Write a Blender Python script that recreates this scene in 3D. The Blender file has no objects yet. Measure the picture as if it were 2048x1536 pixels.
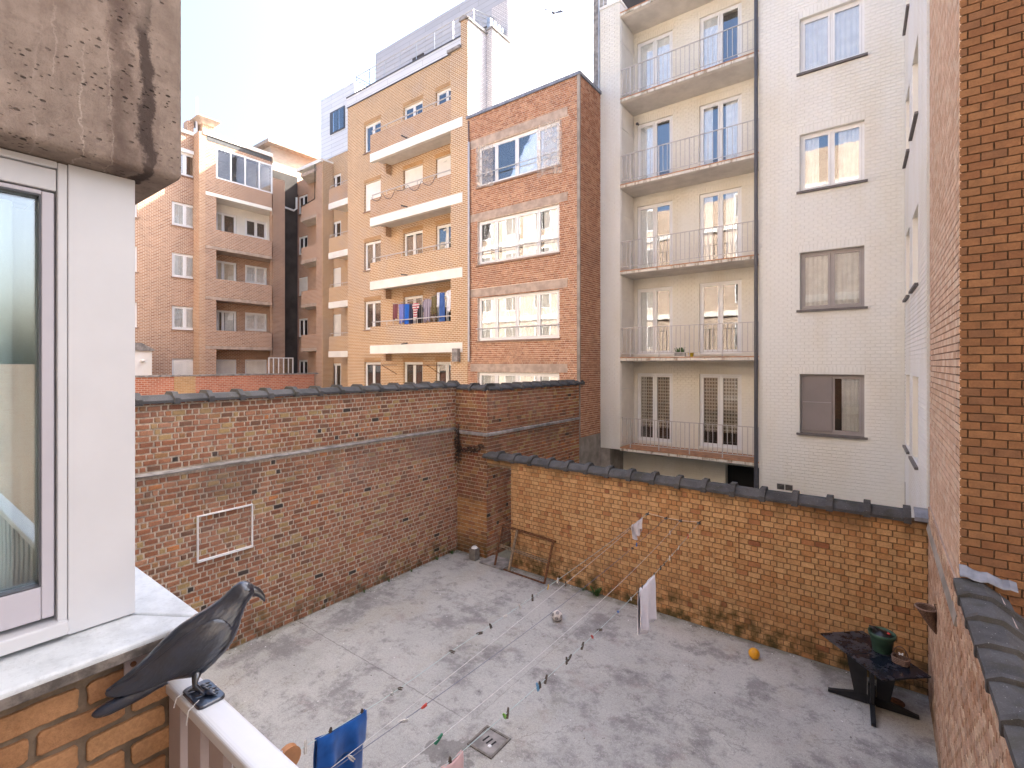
import bpy, bmesh, math, random
from mathutils import Vector, Matrix
from mathutils import noise as mn
random.seed(11)
R = math.radians
scene = bpy.context.scene
COL = scene.collection

# ------------------------------------------------------------------ camera, sky, sun, exposure
EYE = 5.2
cam_data = bpy.data.cameras.new('camera')
cam_data.sensor_width = 36.0
cam_data.lens = 36.0 * 980 / 2048
cam_data.shift_y = -40 / 2048
cam_data.clip_start = 0.05
cam_data.clip_end = 600
cam = bpy.data.objects.new('camera', cam_data)
cam.location = (0, 0, EYE)
cam.rotation_euler = (R(90), 0, math.atan2(.6, .8))
COL.objects.link(cam)
scene.camera = cam

SUN_DIR = Vector((.55, 1.0, .98)).normalized()
world = bpy.data.worlds.new('World')
scene.world = world
world.use_nodes = True
wt = world.node_tree
bg = wt.nodes['Background']
sky = wt.nodes.new('ShaderNodeTexSky')
sky.sky_type = 'NISHITA'
sky.sun_disc = False
sky.sun_elevation = math.asin(SUN_DIR.z)
sky.sun_rotation = math.atan2(SUN_DIR.x, SUN_DIR.y)
sky.air_density = 1.0
sky.dust_density = 8.5
sky.ozone_density = 3.4
wt.links.new(sky.outputs[0], bg.inputs[0])
bg.inputs[1].default_value = 0.13

sun_data = bpy.data.lights.new('sun', 'SUN')
sun_data.energy = 4.0
sun_data.angle = R(.53)
sun_data.color = (1.0, .95, .87)
sun = bpy.data.objects.new('sun', sun_data)
sun.rotation_euler = (-SUN_DIR).to_track_quat('-Z', 'Y').to_euler()
sun.location = (20, 30, 40)
COL.objects.link(sun)

scene.view_settings.view_transform = 'Standard'
scene.view_settings.look = 'None'
scene.view_settings.gamma = 1.0
scene.view_settings.exposure = 2.62
scene.render.engine = 'CYCLES'
scene.cycles.use_denoising = True
scene.cycles.max_bounces = 7
scene.cycles.diffuse_bounces = 4
scene.cycles.glossy_bounces = 3
scene.cycles.transparent_max_bounces = 10
scene.cycles.sample_clamp_indirect = 8.0

# ------------------------------------------------------------------ node helpers and materials
class NT:
    def __init__(self, name):
        self.m = bpy.data.materials.new(name)
        self.m.use_nodes = True
        self.t = self.m.node_tree
        self.b = self.t.nodes['Principled BSDF']
        self.out = self.t.nodes['Material Output']
        self._pos = None
    def n(self, typ, **kw):
        d = self.t.nodes.new(typ)
        for k, v in kw.items():
            setattr(d, k, v)
        return d
    def put(self, sock, v):
        if v is None:
            return
        if hasattr(v, 'is_linked') or hasattr(v, 'links'):
            self.t.links.new(v, sock)
        else:
            if isinstance(v, (tuple, list)) and len(v) == 3 and sock.type == 'RGBA':
                v = (*v, 1)
            sock.default_value = v
    def pos(self):
        if self._pos is None:
            self._pos = self.n('ShaderNodeNewGeometry').outputs['Position']
        return self._pos
    def xyz(self, v=None):
        s = self.n('ShaderNodeSeparateXYZ')
        self.put(s.inputs[0], v or self.pos())
        return s.outputs
    def math(self, op, a, b=None, c=None, clamp=False):
        d = self.n('ShaderNodeMath', operation=op, use_clamp=clamp)
        self.put(d.inputs[0], a)
        if b is not None: self.put(d.inputs[1], b)
        if c is not None: self.put(d.inputs[2], c)
        return d.outputs[0]
    def mix(self, f, a, b, mode='MIX'):
        d = self.n('ShaderNodeMix', data_type='RGBA', blend_type=mode)
        self.put(d.inputs[0], f); self.put(d.inputs[6], a); self.put(d.inputs[7], b)
        return d.outputs[2]
    def noise(self, scale, detail=3, rough=.55, vec=None, dist=0):
        d = self.n('ShaderNodeTexNoise')
        self.put(d.inputs['Vector'], vec or self.pos())
        d.inputs['Scale'].default_value = scale
        d.inputs['Detail'].default_value = detail
        d.inputs['Roughness'].default_value = rough
        d.inputs['Distortion'].default_value = dist
        return d.outputs[0]
    def vor(self, scale, vec=None, feature='F1', rnd=1):
        d = self.n('ShaderNodeTexVoronoi', feature=feature)
        self.put(d.inputs['Vector'], vec or self.pos())
        d.inputs['Scale'].default_value = scale
        d.inputs['Randomness'].default_value = rnd
        return d.outputs
    def ramp(self, f, stops, interp='LINEAR'):
        d = self.n('ShaderNodeValToRGB')
        self.put(d.inputs[0], f)
        cr = d.color_ramp
        cr.interpolation = interp
        while len(cr.elements) < len(stops):
            cr.elements.new(.5)
        for e, (p, c) in zip(cr.elements, stops):
            e.position = p
            e.color = (*c, 1) if isinstance(c, (tuple, list)) else (c, c, c, 1)
        return d.outputs[0]
    def step(self, v, lo, hi):
        d = self.n('ShaderNodeMapRange', interpolation_type='SMOOTHSTEP')
        self.put(d.inputs[0], v)
        d.inputs[1].default_value = lo; d.inputs[2].default_value = hi
        return d.outputs[0]
    def scalev(self, x, y, z, vec=None):
        d = self.n('ShaderNodeVectorMath', operation='MULTIPLY')
        self.put(d.inputs[0], vec or self.pos())
        d.inputs[1].default_value = (x, y, z)
        return d.outputs[0]
    def comb(self, x, y, z):
        d = self.n('ShaderNodeCombineXYZ')
        self.put(d.inputs[0], x); self.put(d.inputs[1], y); self.put(d.inputs[2], z)
        return d.outputs[0]
    def bump(self, h, strength, dist=.01):
        d = self.n('ShaderNodeBump')
        d.inputs['Strength'].default_value = strength
        d.inputs['Distance'].default_value = dist
        self.put(d.inputs['Height'], h)
        self.put(self.b.inputs['Normal'], d.outputs[0])
    def fin(self, col=None, rough=.8, metal=0, spec=None):
        if col is not None: self.put(self.b.inputs['Base Color'], col)
        self.put(self.b.inputs['Roughness'], rough)
        self.put(self.b.inputs['Metallic'], metal)
        if spec is not None: self.b.inputs['Specular IOR Level'].default_value = spec
        return self.m
    def rnd(self):
        a = self.n('ShaderNodeAttribute', attribute_type='GEOMETRY', attribute_name='rnd')
        b = self.n('ShaderNodeAttribute', attribute_type='OBJECT', attribute_name='rnd')
        return self.math('ADD', a.outputs['Fac'], b.outputs['Fac'])

def shade(c, k):
    return tuple(min(1, x * k) for x in c)

def simple(name, col, rough=.6, metal=0, var=.15, scale=12, bump=0, bscale=60, spec=None):
    t = NT(name)
    n = t.noise(scale, 4)
    c = t.mix(t.step(n, .3, .7), shade(col, 1 - var), shade(col, 1 + var * .7))
    if bump:
        t.bump(t.noise(bscale, 3), bump, .004)
    return t.fin(c, rough, metal, spec)

def brick_mat(name, pal, var=.22, rough=.85, bump=.5, stains=None, fine=55, spec=.25):
    """pal: (position, colour) stops picked by each brick's own random number."""
    t = NT(name)
    c = t.ramp(t.rnd(), pal, 'CONSTANT')
    n = t.noise(fine, 4, .65)
    n2 = t.noise(9, 3)
    c = t.mix(t.step(n, .25, .75), t.mix(.55, c, (0, 0, 0)) if var > .4 else shade_node(t, c, 1 - var), shade_node(t, c, 1 + var))
    c = t.mix(t.step(n2, .35, .7), c, shade_node(t, c, .82))
    for s in (stains or []):
        c = s(t, c)
    t.bump(t.noise(fine * 1.6, 4, .7), bump, .003)
    return t.fin(c, rough, 0, spec)

def shade_node(t, c, k):
    return t.mix(1.0, c, (k, k, k), 'MULTIPLY')

# stains: each has a shape of its own
def st_moss(z0, z1, amount=.8, col=(.035, .042, .014)):
    def f(t, c):
        x, y, z = t.xyz()
        n = t.noise(1.6, 5, .6)
        m = t.math('SUBTRACT', 1.0, t.step(t.math('ADD', z, t.math('MULTIPLY', t.math('SUBTRACT', n, .5), 1.1)), z0, z1))
        m2 = t.step(t.noise(5.5, 4), .35, .7)
        return t.mix(t.math('MULTIPLY', t.math('MULTIPLY', m, m2), amount), c, col)
    return f
def st_band(zc, w, col, amount, nscale=1.2, lo=.42, hi=.62):
    def f(t, c):
        x, y, z = t.xyz()
        n = t.noise(nscale, 5, .65, t.scalev(1, 1, .35))
        d = t.math('ABSOLUTE', t.math('SUBTRACT', z, zc))
        m = t.math('SUBTRACT', 1.0, t.step(d, w * .2, w))
        return t.mix(t.math('MULTIPLY', t.math('MULTIPLY', m, t.step(n, lo, hi)), amount), c, col)
    return f
def st_patch(scale, col, amount, lo=.55, hi=.7):
    def f(t, c):
        return t.mix(t.math('MULTIPLY', t.step(t.noise(scale, 5, .6), lo, hi), amount), c, col)
    return f
def st_white(scale=5, lo=.66, hi=.76, amount=.6, zc=3.0, w=.7):
    def f(t, c):
        x, y, z = t.xyz()
        d = t.math('ABSOLUTE', t.math('SUBTRACT', z, zc))
        m = t.math('SUBTRACT', 1.0, t.step(d, w * .3, w))
        n = t.noise(scale, 6, .75)
        return t.mix(t.math('MULTIPLY', t.math('MULTIPLY', m, t.step(n, lo, hi)), amount), c, (.62, .58, .54))
    return f

def mortar(name, col, stains=None, var=.25):
    t = NT(name)
    c = t.mix(t.step(t.noise(22, 4), .3, .7), shade(col, 1 - var), shade(col, 1 + var))
    for s in (stains or []):
        c = s(t, c)
    t.bump(t.noise(140, 3), .6, .003)
    return t.fin(c, .95, 0, .1)

def far_brick(name, pal, mort, bw=.215, bh=.08, ms=.007, stains=None, bump=.5, rough=.85):
    t = NT(name)
    x, y, z = t.xyz()
    u = t.math('ADD', x, y)
    v = t.comb(u, z, 0.0)
    br = t.n('ShaderNodeTexBrick')
    t.put(br.inputs['Vector'], v)
    br.inputs['Scale'].default_value = 1
    br.inputs['Brick Width'].default_value = bw
    br.inputs['Row Height'].default_value = bh
    br.inputs['Mortar Size'].default_value = ms
    br.inputs['Mortar Smooth'].default_value = .2
    br.inputs['Bias'].default_value = 0
    t.put(br.inputs['Color1'], (0, 0, 0)); t.put(br.inputs['Color2'], (1, 1, 1)); t.put(br.inputs['Mortar'], (.5, .5, .5))
    c = t.ramp(br.outputs['Color'], pal)
    c = t.mix(t.step(t.noise(.7, 4), .35, .7), c, shade_node(t, c, .84))
    c = t.mix(t.step(t.noise(30, 3), .3, .7), shade_node(t, c, .88), shade_node(t, c, 1.1))
    for s in (stains or []):
        c = s(t, c)
    c = t.mix(br.outputs['Fac'], c, mort)
    t.bump(t.math('SUBTRACT', 1.0, br.outputs['Fac']), bump, .01)
    return t.fin(c, rough, 0, .2)

M = {}
M['mortar_red'] = mortar('mortar_red', (.56, .48, .385), [st_moss(.1, .7, .8), st_band(3.12, .62, (.17, .135, .11), .55, 1.2, .34, .64), st_white()])
PAL_RED = [(0, (.29, .125, .07)), (.20, (.37, .17, .095)), (.40, (.33, .14, .075)), (.55, (.41, .205, .12)), (.68, (.35, .19, .09)), (.78, (.42, .285, .13)), (.86, (.20, .105, .066)), (.93, (.48, .195, .075)), (.955, (.30, .145, .08)), (.985, (.06, .048, .04))]
M['brick_red'] = brick_mat('brick_red', PAL_RED, .25, stains=[st_band(3.12, .6, (.14, .092, .07), .5, 1.2, .34, .64), st_moss(.05, .55, .75), st_white(), st_patch(.6, (.42, .27, .22), .3, .5, .7)])
M['mortar_yellow'] = mortar('mortar_yellow', (.20, .132, .078), [st_moss(.15, .8, .85)])
M['brick_yellow'] = brick_mat('brick_yellow', [(0, (.50, .285, .13)), (.2, (.535, .31, .145)), (.4, (.475, .255, .11)), (.55, (.56, .34, .165)), (.72, (.46, .235, .10)), (.82, (.53, .325, .155)), (.965, (.40, .185, .085)), (.992, (.31, .13, .065))], .16, stains=[st_moss(.35, 1.25, .62, (.20, .105, .05)), st_moss(.10, .62, .85), st_patch(.7, (.36, .17, .07), .45, .5, .68), st_band(2.6, .28, (.10, .06, .03), .6)])
M['brick_jog_low'] = brick_mat('brick_jog_low', [(0, (.42, .22, .09)), (.3, (.48, .26, .11)), (.6, (.36, .17, .07)), (.85, (.30, .14, .07))], .2, stains=[st_moss(.1, .7, .8), st_patch(1.4, (.12, .07, .04), .6, .5, .66)])
M['brick_jog'] = brick_mat('brick_jog', [(0, (.20, .10, .055)), (.3, (.26, .12, .06)), (.6, (.23, .085, .05)), (.85, (.33, .18, .08))], .22, stains=[st_moss(.1, .6, .7), st_band(3.1, .4, (.07, .05, .04), .6)])
M['mortar_brown'] = mortar('mortar_brown', (.74, .62, .52))
M['brick_brown'] = brick_mat('brick_brown', [(0, (.42, .205, .115)), (.25, (.49, .255, .15)), (.5, (.38, .17, .092)), (.7, (.53, .30, .18)), (.88, (.33, .15, .088))], .16, stains=[st_patch(.5, (.28, .14, .09), .35, .48, .7)])
M['mortar_right_shaded'] = mortar('mortar_right_shaded', (.10, .068, .045))
M['brick_right_shaded'] = brick_mat('brick_right_shaded', [(0, (.20, .095, .042)), (.25, (.22, .108, .049)), (.5, (.18, .081, .036)), (.7, (.205, .097, .044)), (.88, (.17, .083, .041))], .13, .75)  # front of the right building: brick and joints darkened to hold its shade
M['mortar_right_lit'] = mortar('mortar_right_lit', (.24, .17, .14))
M['brick_right_lit'] = brick_mat('brick_right_lit', [(0, (.61, .42, .30)), (.25, (.67, .49, .365)), (.45, (.56, .365, .25)), (.65, (.67, .52, .40)), (.85, (.60, .415, .30))], .10, .6, .25)  # same brick on its side: brick and joints paler, grazing light painted in
M['mortar_low'] = mortar('mortar_low', (.48, .38, .33))
M['brick_low'] = brick_mat('brick_low', [(0, (.47, .305, .205)), (.25, (.54, .36, .25)), (.45, (.41, .24, .15)), (.65, (.57, .41, .285)), (.85, (.44, .30, .215))], .22, .8, .6, stains=[st_moss(.1, .5, .7)])
M['mortar_home'] = mortar('mortar_home', (.165, .12, .082))
M['brick_home'] = brick_mat('brick_home', [(0, (.38, .195, .09)), (.3, (.42, .22, .10)), (.6, (.35, .175, .08)), (.85, (.33, .13, .06))], .16, .85, .7, [st_patch(16, (.26, .12, .05), .4, .58, .7), st_patch(70, (.12, .06, .03), .7, .7, .74)], fine=120)

def paint(name, col, rough=.75):
    t = NT(name)
    x, y, z = t.xyz()
    n = t.noise(.9, 5, .6, t.scalev(1, 1, .3))
    c = t.mix(t.step(n, .35, .7), col, (col[0] * .93, col[1] * .90, col[2] * .84))
    c = t.mix(t.math('MULTIPLY', t.step(t.noise(14, 5), .5, .8), .25), c, shade(col, .8))
    t.bump(t.noise(70, 4), .25, .003)
    return t.fin(c, rough, 0, .3)
M['beige'] = paint('beige_paint', (.77, .765, .725))
M['beige_recess'] = paint('cream_paint', (.80, .775, .70))
M['white_wall'] = paint('white_painted_brick', (.80, .80, .78))
M['soffit'] = simple('painted_soffit', (.66, .63, .58), .8, var=.12, scale=2)
M['cement'] = simple('cement_render', (.30, .27, .235), .9, var=.3, scale=2.5, bump=.3)
M['cement_dark'] = simple('soiled_stone_edge', (.16, .135, .115), .9, var=.5, scale=30, bump=.6)
def dirty_edge():
    t = NT('stained_balcony_edge')
    n = t.noise(7, 6, .7, t.scalev(1, 1, .12))
    c = t.mix(t.step(n, .48, .66), (.72, .68, .60), (.33, .24, .16))
    c = t.mix(t.math('MULTIPLY', t.step(t.noise(2.2, 5, .7), .55, .7), .6), c, (.16, .15, .07))
    return t.fin(c, .85, 0, .2)
M['edge_dirty'] = dirty_edge()
M['beam'] = simple('painted_concrete_beam', (.80, .77, .70), .7, var=.07, scale=1.5)
M['pvc'] = simple('white_window_frame', (.80, .80, .79), .35, var=.03, scale=3)
M['pvc_grey'] = simple('grey_window_frame', (.36, .33, .32), .4, var=.06, scale=3)
M['alu_pink'] = simple('pale_lilac_frame', (.50, .475, .51), .35, var=.03, scale=8)
M['alu_white'] = simple('white_coated_panel', (.615, .615, .625), .35, var=.035, scale=5)
M['sill_dark'] = simple('dark_stone_sill', (.13, .115, .11), .6, var=.15)
M['sill_brown'] = simple('brown_tile_sill', (.26, .17, .12), .7, var=.2)
M['tile_red'] = simple('terracotta_edge_tile', (.46, .23, .12), .7, var=.3, scale=6)
M['interior'] = simple('dark_room', (.06, .052, .046), .9, var=.3, scale=1)
M['curtain'] = simple('white_curtain', (.90, .89, .86), .9, var=.08, scale=5)
M['curtain_warm'] = simple('beige_curtain', (.62, .53, .42), .9, var=.1, scale=5)
M['curtain_red'] = simple('rose_curtain', (.5, .22, .17), .9, var=.1, scale=5)
M['shutter'] = simple('closed_roller_shutter', (.80, .77, .70), .6, var=.05, scale=2)
M['shutter_grey'] = simple('grey_insect_screen', (.235, .205, .195), .7, var=.06, scale=2)
M['rail'] = simple('white_railing_paint', (.52, .485, .465), .5, var=.08, scale=9)
M['steel'] = simple('galvanised_steel', (.45, .46, .47), .4, .7, var=.12, scale=9)
M['pipe_dark'] = simple('anthracite_pipe', (.07, .07, .08), .45, var=.1)
M['pipe_grey'] = simple('grey_zinc_pipe', (.50, .50, .52), .45, .3, var=.12)
M['black'] = simple('black_gap', (.012, .011, .011), .8, var=.1)
M['lintel'] = simple('weathered_concrete_lintel', (.44, .34, .27), .9, var=.22, scale=4, bump=.3)
M['lead'] = simple('lead_flashing', (.22, .23, .26), .5, .3, var=.25, scale=7, bump=.3, bscale=12)
M['roofing'] = simple('bitumen_roof', (.10, .10, .10), .9, var=.2)
M['ledge'] = simple('weathered_stone_ledge', (.27, .25, .235), .9, var=.4, scale=5, bump=.6)
M['rust'] = simple('rusted_steel', (.17, .075, .035), .85, .2, var=.5, scale=22, bump=.5)
M['wood_grey'] = simple('weathered_wood', (.24, .18, .12), .85, var=.35, scale=18, bump=.4)

def lace():
    t = NT('patterned_lace_curtain')
    x, y, z = t.xyz()
    a = t.math('SINE', t.math('MULTIPLY', x, 34)); b = t.math('SINE', t.math('MULTIPLY', z, 26))
    d = t.step(t.math('ABSOLUTE', t.math('MULTIPLY', a, b)), .25, .7)
    c = t.mix(d, (.56, .50, .42), (.20, .165, .13))
    return t.fin(c, .95)
M['lace'] = lace()

def glass(name, tint=(.97, .98, .98), base=.13):
    t = NT(name)
    t.t.nodes.remove(t.b)
    tr = t.n('ShaderNodeBsdfTransparent'); t.put(tr.inputs[0], tint)
    gl = t.n('ShaderNodeBsdfGlossy'); gl.inputs['Roughness'].default_value = .004; t.put(gl.inputs[0], (.95, .97, 1))
    bp = t.n('ShaderNodeBump'); bp.inputs['Strength'].default_value = .05; bp.inputs['Distance'].default_value = .02
    t.put(bp.inputs['Height'], t.noise(1.6, 2))
    t.t.links.new(bp.outputs[0], gl.inputs['Normal'])
    fr = t.n('ShaderNodeFresnel'); fr.inputs['IOR'].default_value = 1.5
    f = t.math('ADD', t.math('MULTIPLY', fr.outputs[0], .9), base, clamp=True)
    mx = t.n('ShaderNodeMixShader')
    t.put(mx.inputs[0], f); t.t.links.new(tr.outputs[0], mx.inputs[1]); t.t.links.new(gl.outputs[0], mx.inputs[2])
    t.t.links.new(mx.outputs[0], t.out.inputs[0])
    return t.m
M['glass'] = glass('window_glass', base=.075)
M['glass_sky'] = glass('sky_reflecting_glass', base=.34)
M['glass_near'] = glass('near_window_glass', (.86, .94, .94), .15)

def ground_mat():
    t = NT('yard_concrete')
    x, y, z = t.xyz()
    base = t.mix(t.step(t.noise(.5, 6, .6), .35, .66), (.52, .512, .475), (.42, .413, .388))
    warm = t.step(t.noise(.8, 5, .6, t.scalev(1.3, .8, 1)), .50, .66)
    c = t.mix(t.math('MULTIPLY', warm, .5), base, (.45, .415, .345))
    patch = t.step(t.noise(.95, 10, .74), .49, .63)
    c = t.mix(t.math('MULTIPLY', patch, .66), c, (.155, .146, .146))
    p2 = t.step(t.noise(2.9, 9, .76), .52, .66)
    c = t.mix(t.math('MULTIPLY', p2, .55), c, (.135, .125, .124))
    ros = t.step(t.noise(1.7, 6, .65, t.scalev(1, 1.2, 3)), .55, .68)
    c = t.mix(t.math('MULTIPLY', ros, .28), c, (.30, .22, .20))
    grn = t.step(t.noise(1.2, 6, .65, t.scalev(.9, 1.1, 5)), .58, .70)
    c = t.mix(t.math('MULTIPLY', grn, .25), c, (.22, .22, .15))
    mg = t.step(t.noise(24, 4, .8), .44, .68)
    c = t.mix(t.math('MULTIPLY', mg, .34), c, (.19, .178, .175))
    sp = t.step(t.noise(75, 3, .8), .46, .70)
    c = t.mix(t.math('MULTIPLY', sp, .5), c, (.16, .145, .14))
    agg = t.math('SUBTRACT', 1.0, t.step(t.vor(30)[0], .12, .22))
    c = t.mix(t.math('MULTIPLY', agg, .5), c, (.66, .63, .59))
    dots = t.math('SUBTRACT', 1.0, t.step(t.vor(7.5)[0], .03, .06))
    c = t.mix(t.math('MULTIPLY', dots, .6), c, (.09, .08, .075))
    chips = t.math('SUBTRACT', 1.0, t.step(t.vor(3.1, t.scalev(1, 1, 7))[0], .035, .055))
    c = t.mix(t.math('MULTIPLY', chips, .7), c, (.72, .70, .68))
    # moss where the walls meet the floor, with ragged outline
    n = t.math('MULTIPLY', t.math('SUBTRACT', t.noise(2.3, 5), .42), 1.3)
    e1 = t.math('ADD', t.math('SUBTRACT', 10.05, y), n)
    m1 = t.math('SUBTRACT', 1.0, t.step(e1, -.02, .5))
    c = t.mix(t.math('MULTIPLY', m1, .6), c, (.115, .115, .06))
    e2 = t.math('ADD', t.math('ADD', x, 9.45), n)
    m2 = t.math('SUBTRACT', 1.0, t.step(e2, -.05, .35))
    c = t.mix(t.math('MULTIPLY', m2, .5), c, (.125, .12, .075))
    # wet stain beside the drain
    d = t.n('ShaderNodeVectorMath', operation='DISTANCE')
    t.put(d.inputs[0], t.scalev(1, 1.25, 0)); d.inputs[1].default_value = (-4.62, 4.72 * 1.25, 0)
    w = t.math('SUBTRACT', 1.0, t.step(t.math('ADD', d.outputs['Value'], t.math('MULTIPLY', t.math('SUBTRACT', t.noise(3.2, 4), .5), 1.1)), .25, .30))
    c = t.mix(t.math('MULTIPLY', w, .58), c, (.12, .108, .096))
    jn = t.math('ABSOLUTE', t.math('ADD', t.math('SUBTRACT', y, 5.33), t.math('MULTIPLY', t.math('SUBTRACT', t.noise(5, 5, .7), .5), .06)))
    jm = t.math('MULTIPLY', t.math('SUBTRACT', 1.0, t.step(jn, .003, .014)), t.math('SUBTRACT', 1.0, t.step(x, -5.2, -4.6)))
    c = t.mix(t.math('MULTIPLY', jm, .55), c, (.13, .115, .11))
    jn2 = t.math('ABSOLUTE', t.math('ADD', t.math('SUBTRACT', x, -4.75), t.math('MULTIPLY', t.math('SUBTRACT', t.noise(5, 5, .7), .5), .07)))
    jm2 = t.math('MULTIPLY', t.math('SUBTRACT', 1.0, t.step(jn2, .002, .012)), t.step(y, 5.2, 5.6))
    c = t.mix(t.math('MULTIPLY', jm2, .32), c, (.15, .135, .13))
    # pale scuffs and hairline cracks
    cr = t.vor(.21, t.scalev(1, 1, 0), 'DISTANCE_TO_EDGE')[0]
    crn = t.math('ADD', cr, t.math('MULTIPLY', t.math('SUBTRACT', t.noise(2.2, 6, .7), .5), .16))
    k = t.math('SUBTRACT', 1.0, t.step(t.math('ABSOLUTE', crn), .0, .004))
    c = t.mix(t.math('MULTIPLY', k, .4), c, (.12, .11, .105))
    h = t.math('ADD', t.math('MULTIPLY', t.noise(60, 4, .7), .6), t.math('MULTIPLY', t.noise(4, 4), .8))
    t.bump(h, .5, .008)
    rough = t.math('SUBTRACT', .92, t.math('MULTIPLY', w, .35))
    return t.fin(c, rough, 0, .3)
M['ground'] = ground_mat()

def slab_mat():
    t = NT('pitted_concrete')
    x, y, z = t.xyz()
    c = t.mix(t.step(t.noise(3.2, 7, .7), .35, .66), (.42, .335, .275), (.285, .225, .185))
    c = t.mix(t.math('MULTIPLY', t.step(t.noise(24, 6, .75), .42, .70), .5), c, (.20, .155, .13))
    c = t.mix(t.math('MULTIPLY', t.step(t.noise(8, 6, .7, t.scalev(1, 1, .35)), .5, .68), .45), c, (.17, .125, .105))
    # broad brown soaking left of the run-off streak, ragged outline
    nz = t.math('MULTIPLY', t.math('SUBTRACT', t.noise(9, 6, .75), .5), .085)
    d2 = t.math('ABSOLUTE', t.math('ADD', t.math('SUBTRACT', y, .408), t.math('MULTIPLY', nz, 1.5)))
    c = t.mix(t.math('MULTIPLY', t.math('SUBTRACT', 1.0, t.step(d2, .0, .04)), .62), c, (.12, .082, .068))
    d = t.math('ABSOLUTE', t.math('ADD', t.math('SUBTRACT', y, .462), nz))
    st = t.math('SUBTRACT', 1.0, t.step(d, .009, .021))
    gap = t.step(t.noise(3.1, 4, .6, t.comb(0.0, y, z)), .38, .50)
    c = t.mix(t.math('MULTIPLY', t.math('MULTIPLY', st, gap), .85), c, (.062, .046, .042))
    # short broken lime runs
    for q, (y0, a) in enumerate(((.275, .34), (.33, .5), (.245, .22), (.39, .32))):
        d3 = t.math('ABSOLUTE', t.math('ADD', t.math('SUBTRACT', y, y0), t.math('MULTIPLY', t.math('SUBTRACT', t.noise(7, 6, .75, t.scalev(1, 1, .8)), .5), .075)))
        on = t.step(t.noise(4.5, 3, .6, t.comb(0.0, y0 * 40.0, z)), .44, .58)
        c = t.mix(t.math('MULTIPLY', t.math('MULTIPLY', t.math('SUBTRACT', 1.0, t.step(d3, .0003, .0032)), a), on), c, (.60, .50, .42))
    pits = None
    for sc_, lo, hi, nl in ((44, .11, .17, .40), (95, .13, .20, .44), (24, .055, .085, .36)):
        pit = t.math('SUBTRACT', 1.0, t.step(t.vor(sc_, t.scalev(1, .6, 1.1))[0], lo, hi))
        pk = t.step(t.noise(5.5, 3, .6, t.scalev(1, 1, 1.3)), nl, nl + .16)
        pp = t.math('MULTIPLY', pit, pk)
        pits = pp if pits is None else t.math('MAXIMUM', pits, pp)
    c = t.mix(t.math('MULTIPLY', pits, .85), c, (.045, .035, .03))
    h = t.math('SUBTRACT', t.math('MULTIPLY', t.noise(30, 7, .8), .8), pits)
    t.bump(h, 1.0, .010)
    return t.fin(c, .95, 0, .12)
M['slab'] = slab_mat()

def stone_sill():
    t = NT('bluestone_sill')
    c = t.mix(t.step(t.noise(7, 5, .65), .35, .7), (.62, .645, .65), (.45, .47, .475))
    c = t.mix(t.math('MULTIPLY', t.step(t.noise(60, 5, .75), .5, .75), .45), c, (.30, .315, .315))
    t.bump(t.noise(110, 4, .7), .35, .003)
    return t.fin(c, .6, 0, .35)
M['sill_stone'] = stone_sill()

def slate_tile():
    t = NT('dark_concrete_coping')
    c = t.mix(t.step(t.noise(3, 5), .35, .7), (.092, .090, .091), (.050, .049, .050))
    c = t.mix(t.math('MULTIPLY', t.step(t.noise(90, 3, .7), .55, .72), .4), c, (.24, .24, .245))
    x, y, z = t.xyz()
    nrm = t.n('ShaderNodeNewGeometry').outputs['Normal']
    mo = t.step(t.noise(4.5, 5), .50, .66)
    c = t.mix(t.math('MULTIPLY', mo, .45), c, (.045, .042, .022))
    dots = t.math('SUBTRACT', 1.0, t.step(t.vor(20)[0], .05, .09))
    c = t.mix(t.math('MULTIPLY', dots, .6), c, (.5, .5, .48))
    t.bump(t.noise(120, 4, .7), .7, .004)
    return t.fin(c, .9, 0, .25)
M['slate'] = slate_tile()

def cladding(name, c1, c2):
    t = NT(name)
    x, y, z = t.xyz()
    br = t.n('ShaderNodeTexBrick')
    t.put(br.inputs['Vector'], t.comb(t.math('ADD', x, y), z, 0.0))
    br.inputs['Scale'].default_value = 1
    br.inputs['Brick Width'].default_value = 2.6; br.inputs['Row Height'].default_value = .27
    br.inputs['Mortar Size'].default_value = .012
    t.put(br.inputs['Color1'], c1); t.put(br.inputs['Color2'], c2); t.put(br.inputs['Mortar'], shade(c1, .62))
    c = t.mix(t.math('MULTIPLY', t.step(t.noise(1.3, 4), .4, .7), .2), br.outputs['Color'], shade(c1, .75))
    t.bump(t.math('SUBTRACT', 1.0, br.outputs['Fac']), .6, .015)
    return t.fin(c, .5, 0, .4)
M['clad_white'] = cladding('white_cladding_boards', (.70, .71, .73), (.64, .655, .68))
M['clad_grey'] = cladding('grey_cladding_boards', (.50, .50, .52), (.43, .43, .455))

weather = [st_patch(.35, (.33, .24, .20), .5, .5, .68)]
M['tan'] = far_brick('tan_brick', [(0, (.40, .225, .098)), (.5, (.50, .295, .145)), (1, (.42, .235, .102))], (.70, .58, .44), ms=.013, stains=weather)
M['tan_weather'] = far_brick('weathered_tan_parapet', [(0, (.37, .205, .11)), (.5, (.46, .275, .155)), (1, (.40, .22, .115))], (.57, .46, .36), ms=.013, stains=[st_patch(.8, (.36, .27, .235), .55, .5, .68)])
M['tan_deep'] = far_brick('ochre_brick', [(0, (.44, .25, .11)), (.5, (.53, .315, .15)), (1, (.47, .265, .115))], (.56, .43, .30))
M['west'] = far_brick('russet_brick', [(0, (.29, .145, .082)), (.5, (.44, .25, .15)), (1, (.355, .185, .105))], (.62, .51, .42), .22, .085, .013)
M['west_pier'] = far_brick('honey_brick', [(0, (.43, .245, .135)), (.5, (.52, .31, .18)), (1, (.42, .225, .12))], (.64, .52, .42), .22, .085, .012)
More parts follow.
